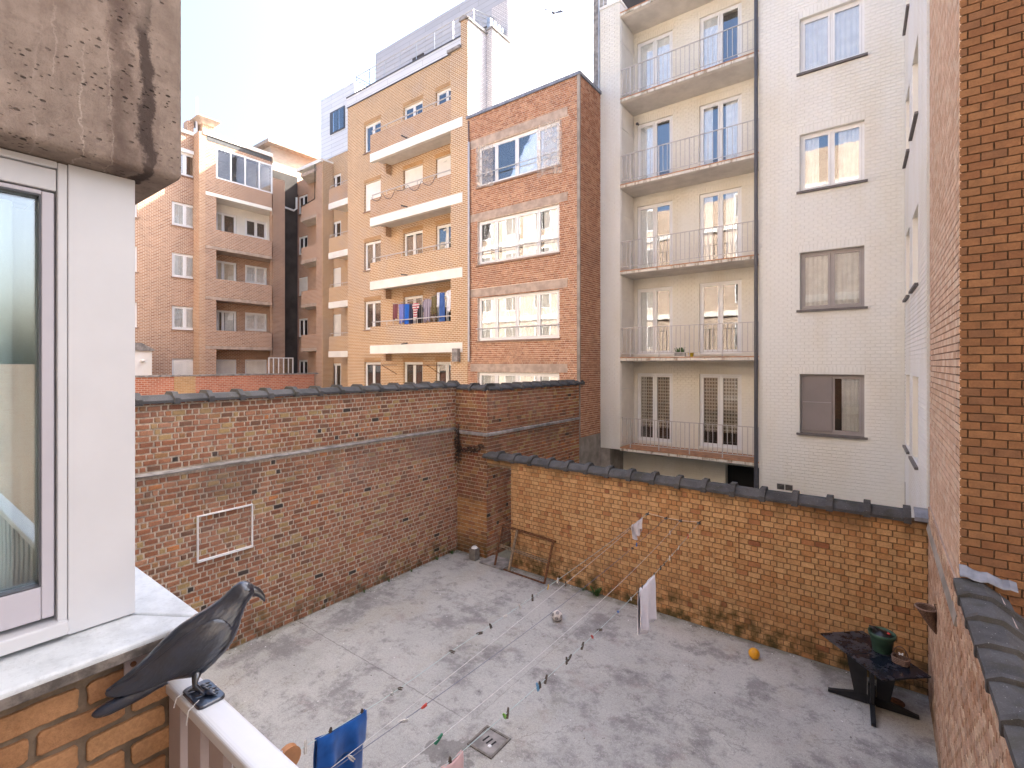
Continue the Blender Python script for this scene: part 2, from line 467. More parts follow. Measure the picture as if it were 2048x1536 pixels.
M['purple'] = far_brick('purple_brown_brick', [(0, (.30, .165, .13)), (.5, (.40, .22, .175)), (1, (.33, .175, .135))], (.32, .24, .21), .22, .085, .008)
M['party'] = far_brick('whitewashed_brick', [(0, (.74, .70, .68)), (.5, (.80, .77, .75)), (1, (.70, .66, .65))], (.40, .37, .38), .2, .085, .012)
M['party_warm'] = far_brick('pale_warm_brick', [(0, (.60, .46, .36)), (.5, (.70, .57, .46)), (1, (.64, .50, .40))], (.66, .58, .50), .22, .085, .008)
M['garden_red'] = far_brick('bright_red_brick', [(0, (.46, .15, .08)), (.5, (.56, .22, .13)), (1, (.42, .13, .07))], (.55, .40, .32), .22, .09, .01)
M['home_far'] = far_brick('home_brick', [(0, (.44, .33, .25)), (.5, (.52, .40, .31)), (1, (.41, .30, .22))], (.46, .39, .32), .2, .08, .008)

def cloth(name, col, var=.08, rough=.95, stripes=None, bump=.4):
    t = NT(name)
    c = t.mix(t.step(t.noise(9, 3), .3, .7), shade(col, 1 - var), shade(col, 1 + var))
    if stripes:
        ax, freq, c2 = stripes
        v = t.xyz()[ax]
        s = t.step(t.math('SINE', t.math('MULTIPLY', v, freq)), -.1, .1)
        c = t.mix(s, c, c2)
    t.bump(t.noise(220, 2), bump, .002)
    m = t.fin(c, rough, 0, .1)
    t.b.inputs['Sheen Weight'].default_value = .3
    return m
M['towel_blue'] = cloth('blue_terry', (.012, .085, .30), .2)
M['cloth_white'] = cloth('white_cotton', (.82, .80, .84), .04)
M['cloth_pink'] = cloth('pink_cotton', (.62, .40, .37), .08)
M['rope_white'] = simple('white_cord', (.62, .60, .57), .8, var=.15)
M['rope_green'] = simple('pale_green_cord', (.42, .52, .50), .7, var=.1)
M['rope_dark'] = simple('dark_cord', (.16, .17, .22), .8, var=.15)
def plastic(n, c): return simple(n, c, .4, var=.08)
PEG = {'wood': simple('dark_peg_wood', (.10, .075, .055), .85, var=.3, scale=60), 'pale': simple('pale_peg_wood', (.62, .58, .52), .8, var=.2, scale=60),
       'red': plastic('red_plastic', (.55, .045, .025)), 'blue': plastic('blue_plastic', (.03, .14, .5)), 'lightblue': plastic('light_blue_plastic', (.13, .34, .55)),
       'yellow': plastic('yellow_plastic', (.7, .42, .03)), 'green': plastic('dark_green_plastic', (.01, .19, .10)), 'lime': plastic('lime_plastic', (.20, .48, .04))}

def crow_mat(name='blue_black_plastic', feathers=True):
    t = NT(name)
    tc = t.n('ShaderNodeTexCoord').outputs['Object']
    c = t.mix(t.step(t.noise(14, 4, .6, tc), .35, .7), (.003, .006, .013), (.011, .019, .038))
    rub = t.step(t.noise(60, 5, .75, tc), .56, .75)
    c = t.mix(t.math('MULTIPLY', rub, .25), c, (.06, .075, .11))
    if feathers:
        rot = t.n('ShaderNodeMapping'); rot.inputs['Rotation'].default_value = (0, R(40), 0)
        t.put(rot.inputs[0], tc)
        sv = t.scalev(.16, 1, 1, rot.outputs[0])
        wv = t.noise(115, 2, .5, sv)
        sc = t.vor(150, t.scalev(.6, 1, 1, rot.outputs[0]))[0]
        h = t.math('ADD', wv, t.math('MULTIPLY', sc, .12))
        t.bump(h, .8, .005)
    t.b.inputs['Coat Weight'].default_value = .8
    t.b.inputs['Coat Roughness'].default_value = .20
    return t.fin(c, .30, 0, .8)
M['crow'] = crow_mat()
M['crow_smooth'] = crow_mat('black_moulded_plastic', False)
M['eye'] = simple('glossy_black_eye', (.01, .01, .01), .1, var=0)
M['rail_alu'] = simple('silver_coated_rail', (.68, .685, .70), .32, .0, var=.03, scale=8)
M['rail_slat'] = simple('taupe_coated_slat', (.40, .335, .325), .45, 0, var=.06, scale=14)

def table_mat():
    t = NT('black_dusty_table')
    sc = t.step(t.noise(4, 8, .75), .50, .66)
    c = t.mix(t.math('MULTIPLY', sc, .42), (.010, .013, .021), (.20, .20, .21))
    return t.fin(c, t.math('ADD', .26, t.math('MULTIPLY', sc, .3)), 0, .5)
M['table'] = table_mat()
M['table_leg'] = simple('black_metal_leg', (.016, .016, .018), .55, var=.2)
M['pot'] = simple('green_plastic_pot', (.045, .105, .07), .5, var=.2, scale=8)
M['soil'] = simple('black_bag', (.01, .01, .012), .35, var=.3, scale=25)
M['wicker'] = simple('brown_wicker', (.13, .075, .05), .85, var=.55, scale=90, bump=.9, bscale=110)
M['wicker_pale'] = simple('old_wicker_rim', (.26, .17, .13), .85, var=.4, scale=90, bump=.9, bscale=110)
M['leaf'] = simple('weed_leaf', (.055, .12, .025), .7, var=.3, scale=9)
M['dead'] = simple('withered_creeper', (.045, .028, .02), .9, var=.4, scale=12)
M['butterfly'] = simple('white_enamel', (.8, .8, .8), .5, var=.02)
M['yellow_pot'] = simple('yellow_plastic_pot', (.62, .50, .02), .45, var=.08)
M['block'] = simple('grey_concrete_block', (.20, .18, .155), .9, var=.25, scale=14, bump=.5)
M['terracotta'] = simple('orange_plastic_pulley', (.45, .21, .09), .6, var=.15)
M['antenna'] = simple('antenna_white', (.75, .76, .78), .5, var=.05)
M['bird'] = simple('dark_feathers', (.05, .05, .06), .8, var=.2)
M['lamp_white'] = simple('opal_lamp', (.75, .73, .68), .4, var=.04)

def ball_mat(name, c1, c2, scale):
    t = NT(name)
    tc = t.n('ShaderNodeTexCoord').outputs['Object']
    n = t.n('ShaderNodeVectorMath', operation='NORMALIZE'); t.put(n.inputs[0], tc)
    v = t.n('ShaderNodeTexVoronoi'); v.inputs['Scale'].default_value = scale
    t.put(v.inputs['Vector'], n.outputs[0])
    f = t.math('SUBTRACT', 1.0, t.step(v.outputs[0], .26, .30))
    c = t.mix(f, c1, c2)
    c = t.mix(t.math('MULTIPLY', t.step(t.noise(20, 4, .6, tc), .45, .7), .3), c, (.3, .25, .2))
    return t.fin(c, .55, 0, .4)
M['ball_white'] = ball_mat('scuffed_white_leather', (.70, .66, .62), (.26, .24, .24), 1.9)
M['ball_yellow'] = ball_mat('yellow_rubber', (.72, .34, .015), (.62, .27, .01), 2.2)

# ------------------------------------------------------------------ mesh builder
class MB:
    def __init__(self):
        self.v = []; self.f = []; self.mi = []; self.k = 0
    def add(self, vs, fs):
        o = len(self.v)
        self.v += [tuple(p) for p in vs]
        for f in fs:
            self.f.append(tuple(o + i for i in f)); self.mi.append(self.k)
        return self
    def box(self, x0, x1, y0, y1, z0, z1):
        self.add([(x0, y0, z0), (x1, y0, z0), (x1, y1, z0), (x0, y1, z0), (x0, y0, z1), (x1, y0, z1), (x1, y1, z1), (x0, y1, z1)],
                 [(0, 3, 2, 1), (4, 5, 6, 7), (0, 1, 5, 4), (1, 2, 6, 5), (2, 3, 7, 6), (3, 0, 4, 7)])
        return self
    def bbox(self, x0, x1, y0, y1, z0, z1, b):
        """box whose edges are chamfered by b."""
        bm = bmesh.new()
        bmesh.ops.create_cube(bm, size=1)
        for v in bm.verts:
            v.co = Vector((x0 + (v.co.x + .5) * (x1 - x0), y0 + (v.co.y + .5) * (y1 - y0), z0 + (v.co.z + .5) * (z1 - z0)))
        bmesh.ops.bevel(bm, geom=bm.edges[:], offset=b, segments=2, affect='EDGES', profile=.6)
        bm.verts.index_update()
        self.add([v.co[:] for v in bm.verts], [[v.index for v in f.verts] for f in bm.faces])
        bm.free()
        return self
    def ring_loft(self, rings, cap=True, closed=True):
        n = len(rings[0]); o = len(self.v)
        vs = [p for r in rings for p in r]
        fs = []
        for i in range(len(rings) - 1):
            for j in range(n if closed else n - 1):
                a = i * n + j; b = i * n + (j + 1) % n
                fs.append((a, b, b + n, a + n))
        if cap and closed:
            fs.append(tuple(range(n - 1, -1, -1)))
            fs.append(tuple((len(rings) - 1) * n + j for j in range(n)))
        self.add(vs, fs)
        return self
    def tube(self, pts, r, n=6, cap=True):
        pts = [Vector(p) for p in pts]
        rs = r if isinstance(r, (list, tuple)) else [r] * len(pts)
        rings = []
        up = None
        for i, p in enumerate(pts):
            d = (pts[min(i + 1, len(pts) - 1)] - pts[max(i - 1, 0)])
            if d.length < 1e-9: d = Vector((0, 0, 1))
            d.normalize()
            if up is None or abs(up.dot(d)) > .97:
                up = Vector((0, 0, 1)) if abs(d.z) < .9 else Vector((1, 0, 0))
            a = d.cross(up).normalized(); b = d.cross(a).normalized()
            rings.append([(p + a * rs[i] * math.cos(q * 2 * math.pi / n) + b * rs[i] * math.sin(q * 2 * math.pi / n))[:] for q in range(n)])
        return self.ring_loft(rings, cap)
    def lathe(self, prof, n=20, c=(0, 0, 0), cap=True):
        rings = [[(c[0] + r * math.cos(q * 2 * math.pi / n), c[1] + r * math.sin(q * 2 * math.pi / n), c[2] + z) for q in range(n)] for r, z in prof]
        return self.ring_loft(rings, cap)
    def prism(self, poly, a0, a1, axis='x'):
        """poly in the other two axes, extruded along axis."""
        def P(u, v, a):
            return {'x': (a, u, v), 'y': (u, a, v), 'z': (u, v, a)}[axis]
        n = len(poly)
        vs = [P(u, v, a0) for u, v in poly] + [P(u, v, a1) for u, v in poly]
        fs = [(i, (i + 1) % n, (i + 1) % n + n, i + n) for i in range(n)] + [tuple(range(n - 1, -1, -1)), tuple(range(n, 2 * n))]
        self.add(vs, fs)
        return self
    def mesh(self, name, mats, smooth=False, fix=True):
        me = bpy.data.meshes.new(name)
        me.from_pydata(self.v, [], self.f)
        for m in (mats if isinstance(mats, (list, tuple)) else [mats]):
            me.materials.append(M[m] if isinstance(m, str) else m)
        if any(self.mi):
            me.polygons.foreach_set('material_index', self.mi)
        if smooth:
            me.polygons.foreach_set('use_smooth', [True] * len(me.polygons))
        me.update()
        if fix and len(self.f) < 60000:
            bm = bmesh.new(); bm.from_mesh(me)
            bmesh.ops.recalc_face_normals(bm, faces=bm.faces[:])
            bm.to_mesh(me); bm.free()
        return me
    def build(self, name, mats, parent=None, mw=None, smooth=False, fix=True):
        return link(name, self.mesh(name, mats, smooth, fix), parent, mw)

def wmat(o):
    m = o.matrix_basis.copy()
    p = o.parent
    while p:
        m = p.matrix_basis @ m
        p = p.parent
    return m
def link(name, data, parent=None, mw=None):
    o = bpy.data.objects.new(name, data)
    COL.objects.link(o)
    mw = mw if mw is not None else Matrix.Identity(4)
    if parent:
        o.parent = parent
        o.matrix_basis = wmat(parent).inverted() @ mw
    else:
        o.matrix_basis = mw
    return o
def tag(o, label, cat, group=None):
    o['label'] = label; o['category'] = cat
    if group: o['group'] = group
    return o
def thing(name, label, cat, loc=(0, 0, 0), rz=0, group=None):
    o = link(name, None, None, Matrix.Translation(loc) @ Matrix.Rotation(rz, 4, 'Z'))
    o.empty_display_size = .2
    return tag(o, label, cat, group)
def structure(o):
    o['kind'] = 'structure'; return o
def stuff(o):
    o['kind'] = 'stuff'; return o

def FY(y):      # wall facing the camera side (-Y): local x = X, local y = inward
    return Matrix.Translation((0, y, 0))
def FXp(x):     # wall facing +X: local x = Y
    return Matrix.Translation((x, 0, 0)) @ Matrix.Rotation(R(90), 4, 'Z')
def FXm(x):     # wall facing -X: local x = -Y
    return Matrix.Translation((x, 0, 0)) @ Matrix.Rotation(R(-90), 4, 'Z')

def project(p):
    xc = .8 * p[0] + .6 * p[1]; zc = -.6 * p[0] + .8 * p[1]
    if zc < .2: return None
    return 1024 + 980 * xc / zc, 728 - 980 * (p[2] - EYE) / zc, zc

# ------------------------------------------------------------------ walls, bricks, openings
def sheet(root, F, u0, u1, z0, z1, holes=(), depth=.3, mat='mortar_red', name='wall', y0=.008, ret=.4, rev=None):
    """wall face with openings, their reveals and the outer returns."""
    us = sorted({u0, u1} | {min(max(h[i], u0), u1) for h in holes for i in (0, 1)})
    zs = sorted({z0, z1} | {min(max(h[i], z0), z1) for h in holes for i in (2, 3)})
    mb = MB()
    def inh(u, z): return any(h[0] < u < h[1] and h[2] < z < h[3] for h in holes)
    for i in range(len(us) - 1):
        for j in range(len(zs) - 1):
            if not inh((us[i] + us[i + 1]) / 2, (zs[j] + zs[j + 1]) / 2):
                a, b, c, d = us[i], us[i + 1], zs[j], zs[j + 1]
                mb.add([(a, y0, c), (b, y0, c), (b, y0, d), (a, y0, d)], [(0, 1, 2, 3)])
    mb.k = 1 if rev else 0
    for (a, b, c, d) in holes:
        a, b, c, d = max(a, u0), min(b, u1), max(c, z0), min(d, z1)
        e = depth
        if a > u0: mb.add([(a, y0, c), (a, y0, d), (a, e, d), (a, e, c)], [(0, 1, 2, 3)])
        if b < u1: mb.add([(b, y0, d), (b, y0, c), (b, e, c), (b, e, d)], [(0, 1, 2, 3)])
        if d < z1: mb.add([(a, y0, d), (b, y0, d), (b, e, d), (a, e, d)], [(0, 1, 2, 3)])
        if c > z0: mb.add([(b, y0, c), (a, y0, c), (a, e, c), (b, e, c)], [(0, 1, 2, 3)])
    mb.k = 0
    if ret:
        for (p, q) in (((u0, z0), (u0, z1)), ((u0, z1), (u1, z1)), ((u1, z1), (u1, z0)), ((u1, z0), (u0, z0))):
            mb.add([(p[0], y0, p[1]), (q[0], y0, q[1]), (q[0], ret, q[1]), (p[0], ret, p[1])], [(3, 2, 1, 0)])
    return mb.build(name, [mat, rev] if rev else mat, root, F, fix=False)

def lay(u0, u1, z0, z1, holes=(), L=.2, h=.08, j=.012, bond='stretcher', ph=0., soldiers=(), wav=0.):
    """rectangles of single bricks in courses; soldiers: lintel strips of upright bricks."""
    out = []
    n = int((z1 - z0) / h + .999)
    blocked = list(holes) + list(soldiers)
    for r in range(n):
        c = z0 + r * h + j / 2; d = min(z0 + (r + 1) * h - j / 2, z1 - j / 2)
        if d - c < .018: continue
        zm = (c + d) / 2
        cuts = [(k[0], k[1]) for k in blocked if k[2] < zm < k[3]]
        u = u0 - L * 2
        if bond == 'english':
            w = [L] if r % 2 == 0 else [L / 2]
            u += ph + (0 if r % 2 == 0 else L / 4)
        elif bond == 'flemish':
            w = [L, L / 2]; u += ph + (r % 2) * L * .75
        else:
            w = [L]; u += ph + (r % 2) * L / 2
        q = 0
        while u < u1:
            ww = w[q % len(w)]
            if bond == 'flemish' and random.random() < .18: ww = w[(q + 1) % 2]
            a, b = max(u + j / 2, u0 + .002), min(u + ww - j / 2, u1 - .002)
            u += ww; q += 1
            segs = [(a, b)]
            for ca, cb in cuts:
                nx = []
                for (p, s) in segs:
                    if s <= ca or p >= cb: nx.append((p, s))
                    else:
                        if p < ca: nx.append((p, ca - .002))
                        if s > cb: nx.append((cb + .002, s))
                segs = nx
            for (p, s) in segs:
                wv = wav * mn.noise(Vector((p * .8, r * .12, L * 50))) + wav * .35 * mn.noise(Vector((p * 6, r * 3.1, 2.0)))
                if s - p > .025: out.append((p, s, c + wv, d + wv))
    for (a, b, c, d) in soldiers:
        k = max(1, round((b - a) / h)); w = (b - a) / k
        for i in range(k):
            out.append((a + i * w + j / 2, a + (i + 1) * w - j / 2, c + j / 2, d - j / 2))
    return out

def brick_verts(a, b, c, d, yb, yf, ch, rough):
    rr = lambda: random.uniform(-rough, rough)
    base = [(a + rr(), yb, c + rr()), (b + rr(), yb, c + rr()), (b + rr(), yb, d + rr()), (a + rr(), yb, d + rr())]
    y = yf + rr() * .8
    tilt = rr() * .5
    front = [(p[0] + (ch if p[0] < (a + b) / 2 else -ch) + rr() * .4, y + (tilt if i in (0, 3) else -tilt), p[2] + (ch if p[2] < (c + d) / 2 else -ch) + rr() * .4) for i, p in enumerate(base)]
    return base + front
BF = [(4, 5, 6, 7), (0, 1, 5, 4), (1, 2, 6, 5), (2, 3, 7, 6), (3, 0, 4, 7)]

def bricks(root, F, rects, mat, proud=.006, ch=.003, rough=.0015, yb=.009, most=300, keep=None, size_fn=None):
    """the bricks that show largest become objects of their own, the rest one joined part."""
    scored = []
    nrm = F.to_3x3() @ Vector((0, -1, 0))
    for k, (a, b, c, d) in enumerate(rects):
        p = F @ Vector(((a + b) / 2, 0, (c + d) / 2))
        q = project(p)
        s = 0
        if q and 0 < q[0] < 2048 and 0 < q[1] < 1536 and (keep is None or keep(q)):
            v = Vector((0, 0, EYE)) - p
            s = (b - a) * (d - c) / q[2] ** 2 * max(.02, nrm.dot(v.normalized()))
        scored.append((s, k))
    scored.sort(reverse=True)
    single = {k for s, k in scored[:most] if s > 0}
    units = []
    for i in range(6):
        mb = MB()
        asp = .45 if i < 3 else 1.0
        vs = []
        chx = ch / (.2 if i < 3 else .09)
        rx = rough / (.2 if i < 3 else .09); rz = rough / .075
        base = [(x + random.uniform(-rx, rx), 0, z + random.uniform(-rz, rz)) for x, z in ((0, 0), (1, 0), (1, 1), (0, 1))]
        chz = ch / .075
        front = [(p[0] + (chx if p[0] < .5 else -chx), -1 + random.uniform(-.12, .12) * (rough / .0015 if rough else 0), p[2] + (chz if p[2] < .5 else -chz)) for p in base]
        mb.add(base + front, BF)
        units.append(mb.mesh('brick', mat, fix=False))
    V = []; Fs = []; rn = []
    Fi = wmat(root).inverted() @ F
    for k, (a, b, c, d) in enumerate(rects):
        rv = random.random()
        if k in single:
            o = bpy.data.objects.new('brick', units[random.randrange(3) + (3 if (b - a) < .14 else 0)])
            COL.objects.link(o)
            o.parent = root
            pr = (proud + yb) * random.uniform(.9, 1.12) if rough > .0005 else proud + yb
            o.matrix_basis = Fi @ Matrix.Translation((a, yb, c)) @ Matrix.Diagonal((b - a, pr, d - c, 1))
            o['rnd'] = rv
        else:
            n = len(V)
            V += brick_verts(a, b, c, d, yb, -proud, ch, rough)
            Fs += [tuple(n + i for i in f) for f in BF]
            rn += [rv] * 5
    if V:
        me = bpy.data.meshes.new('bricks')
        me.from_pydata(V, [], Fs)
        me.materials.append(M[mat])
        at = me.attributes.new('rnd', 'FLOAT', 'FACE')
        at.data.foreach_set('value', rn)
        me.update()
        o = stuff(link('bricks', me, root, F))
        return o

def body(root, x0, x1, y0, y1, z0, z1, mat, front='interior', name='core', facing='-Y'):
    """closed mass of a building behind its wall faces; the faced side is dark room."""
    mb = MB()
    mb.box(x0, x1, y0, y1, z0, z1)
    idx = {'-Y': 2, '+X': 3, '+Y': 4, '-X': 5}[facing]
    mi = [0] * 6; mi[idx] = 1; mi[1] = 2
    mb.mi = mi
    return mb.build(name, [mat, front, 'roofing'], root, fix=False)

def frame_bars(mb, a, b, c, d, w, y0, y1):
    mb.box(a, a + w, y0, y1, c, d); mb.box(b - w, b, y0, y1, c, d)
    mb.box(a + w, b - w, y0, y1, c, c + w); mb.box(a + w, b - w, y0, y1, d - w, d)

def drape(root, F, a, b, c, d, y, mat, folds=9, amp=.011, name='curtain', hem=0.):
    n = max(12, folds * 6); mb = MB()
    vs = []; fs = []
    ph = random.random() * 6
    for k, (z, q) in enumerate(((d, .6), ((c + d) / 2, 1.), (c, 1.25))):
        for i in range(n + 1):
            t = i / n
            vs.append((a + (b - a) * t, y + amp * q * math.sin(t * folds * 6.283 + ph + .7 * math.sin(t * 9 + ph)), z + hem * math.sin(t * 5 + ph)))
    for k in range(2):
        for i in range(n):
            o = k * (n + 1) + i
            fs.append((o, o + 1, o + n + 2, o + n + 1))
    mb.add(vs, fs)
    return mb.build(name, mat, root, F, smooth=True, fix=False)

def window(root, F, a, b, c, d, dep=.10, mulls=(.5,), fw=.055, sw=.05, frame='pvc', fill='curtain', sill=None, glassm='glass', transom=None, name='window', cur=None, box=None, reach=.0):
    """window part: outer frame with sashes; panes, curtains, sill are its own pieces."""
    mb = MB()
    frame_bars(mb, a, b, c, d, fw, dep, dep + .07)
    xs = [a + fw] + [a + (b - a) * m for m in mulls] + [b - fw]
    for m in mulls:
        x = a + (b - a) * m
        mb.box(x - fw * .35, x + fw * .35, dep + .003, dep + .066, c + fw, d - fw)
    cells = []
    for i in range(len(xs) - 1):
        l = xs[i] + (fw * .35 if i else 0); r = xs[i + 1] - (fw * .35 if i < len(xs) - 2 else 0)
        frame_bars(mb, l + .004, r - .004, c + fw + .004, d - fw - .004, sw, dep - .012, dep + .05)
        cells.append((l + sw, r - sw, c + fw + sw, d - fw - sw))
    w = mb.build(name, frame, root, F, fix=False)
    for (l, r, p, q) in cells:
        if r - l > .02:
            MB().box(l, r, dep + .012, dep + .018, p, q).build('pane', glassm, w, F, fix=False)
    if fill == 'shutter':
        s = MB()
        k = int((d - c - 2 * fw) / .045)
        for i in range(k):
            z = c + fw + i * .045
            s.box(a + fw, b - fw, dep - .03, dep - .016, z + .003, z + .045)
        s.build('roller_shutter', 'shutter', w, F, fix=False)
    elif fill:
        cm = cur or {'curtain': 'curtain', 'warm': 'curtain_warm', 'lace': 'lace', 'red': 'curtain_red'}.get(fill, 'curtain')
        for i, (l, r, p, q) in enumerate(cells):
            if fill == 'half' and i: continue
            if fill == 'part':
                rr = l + (r - l) * .6 if i == 0 else r; ll = l if i == 0 else l + (r - l) * .15
                drape(w, F, ll, rr, p - .02, q + .02, dep + .09, cm, 5)
            else:
                drape(w, F, l - .02, r + .02, p - .02 + (.42 if fill == 'lace' else 0), q + .02, dep + .06, cm, max(3, int((r - l) * 11)))
    if sill:
        sm, ov, th, pr = sill
        MB().box(a - ov, b + ov, -pr, dep + .02, c - th, c - .002).build('sill', sm, w, F, fix=False)
    if box:
        MB().bbox(a - .02, b + .02, -.07, dep + .01, d - .02, d + .2, .03).build('shutter_box', frame, w, F)
    return w

def coping_mesh(prof, rib, L, ribw):
    mb = MB()
    mb.prism(prof, 0, L - .004, 'x')
    mb.prism(rib, L - ribw, L + .012, 'x')
    return mb.mesh('coping_tile', 'slate')

# ------------------------------------------------------------------ ground
g = MB()
n = 40
g.add([(-160, -160, 0), (160, -160, 0), (160, 160, 0), (-160, 160, 0)], [(0, 1, 2, 3)])
structure(g.build('ground', 'ground'))

# ------------------------------------------------------------------ long red wall on the left
XL = -9.45
w = thing('brick_wall', 'long old red brick wall with dark coping along the left side of the yard', 'brick wall', (XL, 5, 0))
F = FXp(XL)
LW = lambda q: q[0] > 268
MB().box(-1.3, 10.05, .008, .32, 0, 3.40).build('mortar', 'mortar_red', w, F)
MB().box(-1.3, 10.05, .068, .32, 3.40, 4.56).build('mortar', 'mortar_red', w, F)
bricks(w, F, lay(-1.3, 10.05, 0, 3.36, L=.205, h=.098, j=.022, bond='flemish', wav=.012) , 'brick_red', .006, .006, .0045, yb=.011, keep=LW)
Fu = F @ Matrix.Translation((0, .06, 0))
bricks(w, Fu, lay(-1.3, 10.05, 3.44, 4.56, L=.205, h=.098, j=.022, bond='flemish', wav=.012), 'brick_red', .006, .006, .0045, yb=.011, most=0)
led = MB()
k = 46
prof = lambda i: [(-.035 + random.uniform(-.008, .008), 3.378 + random.uniform(-.006, .006)), (-.04 + random.uniform(-.008, .008), 3.402 + random.uniform(-.008, .008)), (.065, 3.425 + random.uniform(-.008, .008)), (.065, 3.37)]
rings = []
for i in range(k + 1):
    u = -1.3 + 11.3 * i / k
    rings.append([(u, y, z) for y, z in prof(i)])
led.ring_loft(rings)
led.build('stone_ledge', 'ledge', w, F)
TILE_P = [(-.075, 0), (-.075, .045), (.05, .125), (.27, .125), (.39, .045), (.39, 0)]
TILE_R = [(-.10, -.02), (-.10, .075), (.035, .178), (.285, .178), (.415, .075), (.415, -.02)]
tile = coping_mesh(TILE_P, TILE_R, .53, .075)
u = -1.0
while u < 10.0:
    o = link('coping_tile', tile, w, Fu @ Matrix.Translation((u, -.0, 4.555 + random.uniform(-.004, .004))) @ Matrix.Rotation(random.uniform(-.006, .006), 4, 'Y'))
    u += .53

# frame fixed on the red wall
fr = MB()
frame_bars(fr, 3.50, 4.44, 1.765, 2.575, .022, -.05, -.012)
f0 = thing('wall_frame', 'thin empty white rectangular frame fixed on the red brick wall', 'frame', (XL, 3.97, 1.77))
for (a, b, c, d) in ((3.5, 4.44, 1.765, 1.80), (3.5, 4.44, 2.553, 2.575), (3.5, 3.522, 1.80, 2.553), (4.418, 4.44, 1.80, 2.553)):
    MB().box(a, b, -.055, -.008, c, d).build('batten', 'pvc', f0, F)

# ------------------------------------------------------------------ pillar and wall behind it
XB = -8.38
w = thing('brick_wall', 'dark red wall with stepped corner running back behind the open doorway', 'brick wall', (XB, 12, 0))
F1 = FY(10.05); F2 = FXp(XB)
MB().box(XL - .3, XB - .008, 10.058, 10.5, 0, 4.5).build('mortar', 'mortar_red', w)
MB().box(XB - .5, XB - .009, 10.3, 15.09, 0, 4.49).build('mortar', 'mortar_red', w)
bricks(w, F1, lay(XL, XB, 0, 1.5, L=.215, h=.10, j=.014, bond='stretcher'), 'brick_jog_low', .006, .004, .003, most=60)
bricks(w, F1, lay(XL - .07, XB, 1.5, 4.5, L=.215, h=.10, j=.016, bond='flemish', wav=.012), 'brick_jog', .006, .004, .003, most=90)
bricks(w, F2, lay(10.05, 15.1, 0, 4.5, L=.21, h=.10, j=.016, bond='flemish', wav=.012), 'brick_red', .006, .004, .003, most=150)
MB().prism([(-.05, 3.27), (-.05, 3.33), (.01, 3.37), (.01, 3.27)], XL, XB + .05, 'x').build('stone_ledge', 'ledge', w, F1)
MB().prism([(-.05, 3.27), (-.05, 3.33), (.01, 3.37), (.01, 3.27)], 10.06, 15.09, 'x').build('stone_ledge', 'ledge', w, F2)
tile2 = coping_mesh(TILE_P, TILE_R, .52, .075)
for i in range(2):
    link('coping_tile', tile2, w, F1 @ Matrix.Translation((XL + i * .52, .02, 4.5)))
u = 10.1
while u < 14.9:
    link('coping_tile', tile2, w, F2 @ Matrix.Translation((u, .0, 4.49 + random.uniform(-.004, .004))))
    u += .52

# ------------------------------------------------------------------ yellow wall with doorway
YW = 10.05
w = thing('brick_wall', 'low yellow brick wall with dark ridged coping across the back of the yard', 'brick wall', (-3.5, YW, 0))
F = FY(YW)
MB().box(-7.57, .64, .008, .24, 0, 2.7).build('mortar', 'mortar_yellow', w, F)
MB().box(XB + .002, -7.57, .008, .24, 2.545, 2.7).build('lintel_core', 'mortar_yellow', w, F)
bricks(w, F, lay(-7.57, .615, 0, 2.7, L=.215, h=.10, j=.0105, bond='english', wav=.007), 'brick_yellow', .006, .005, .003, most=300)
bricks(w, F, lay(XB, -7.575, 2.56, 2.7, L=.215, h=.085, j=.012), 'brick_yellow', .006, .004, .002, most=0)
MB().box(XB, -7.57, .02, .2, 2.50, 2.543).build('lintel', 'wood_grey', w, F)
T3 = [(-.075, 0), (-.075, .05), (.03, .15), (.20, .15), (.31, .05), (.31, 0)]
T3R = [(-.10, -.02), (-.10, .08), (.015, .205), (.215, .205), (.335, .08), (.335, -.02)]
tile3 = coping_mesh(T3, T3R, .52, .085)
u = -8.48
while u < .3:
    link('coping_tile', tile3, w, F @ Matrix.Translation((u, 0, 2.695 + random.uniform(-.004, .004))) @ Matrix.Rotation(random.uniform(-.006, .006), 4, 'Y') @ Matrix.Rotation(random.uniform(-.006, .006), 4, 'Z'))
    u += .522
fl = MB()
fl.prism([(-.11, 2.74), (-.10, 2.80), (.02, 2.89), (.2, 2.89), (.2, 2.86), (.03, 2.85), (-.07, 2.77)], .44, .63, 'x')
fl.build('lead_flashing', 'lead', w, F)
MB().box(XB + .02, -7.59, 9.72, 10.3, .004, .045).build('door_step', 'ledge', w)
hk = MB(); hk.tube([(-2.13, 10.03, 1.98), (-2.13, 9.99, 1.98), (-2.125, 9.985, 1.7), (-2.12, 9.99, 1.52)], .009, 6)
hk.build('iron_hook', 'rust', w)

# ------------------------------------------------------------------ boundary wall on the right
XR = .615
w = thing('brick_wall', 'long rosy brick boundary wall topped with stepped dark tiles on the right', 'brick wall', (XR, 4, 0))
F = FXm(XR)
MB().box(-10.04, 1.3, .008, .30, 0, 3.02).build('mortar', 'mortar_low', w, F)
bricks(w, F, lay(-10.04, 1.3, 0, 2.98, L=.20, h=.085, j=.012, bond='stretcher', wav=.008), 'brick_low', .006, .004, .003, most=300, keep=lambda q: q[0] < 2048)
TR = [(-.035, 0), (-.035, .055), (.03, .075), (.17, .075), (.36, -.06), (.36, -.12)]
TRR = [(-.048, -.006), (-.048, .085), (.028, .130), (.182, .130), (.380, -.012), (.380, -.12)]
tile4 = coping_mesh(TR, TRR, .49, .04)
u = -6.47
while u < .6:
    link('coping_tile', tile4, w, F @ Matrix.Translation((u, 0, 3.035 + random.uniform(-.004, .004))) @ Matrix.Rotation(R(1.5), 4, 'Y'))
    u += .488
MB().prism([(0, 2.60), (-.03, 2.62), (-.012, 2.72), (0, 2.74)], -10.03, -6.49, 'x').build('cement_fillet', 'cement', w, F)

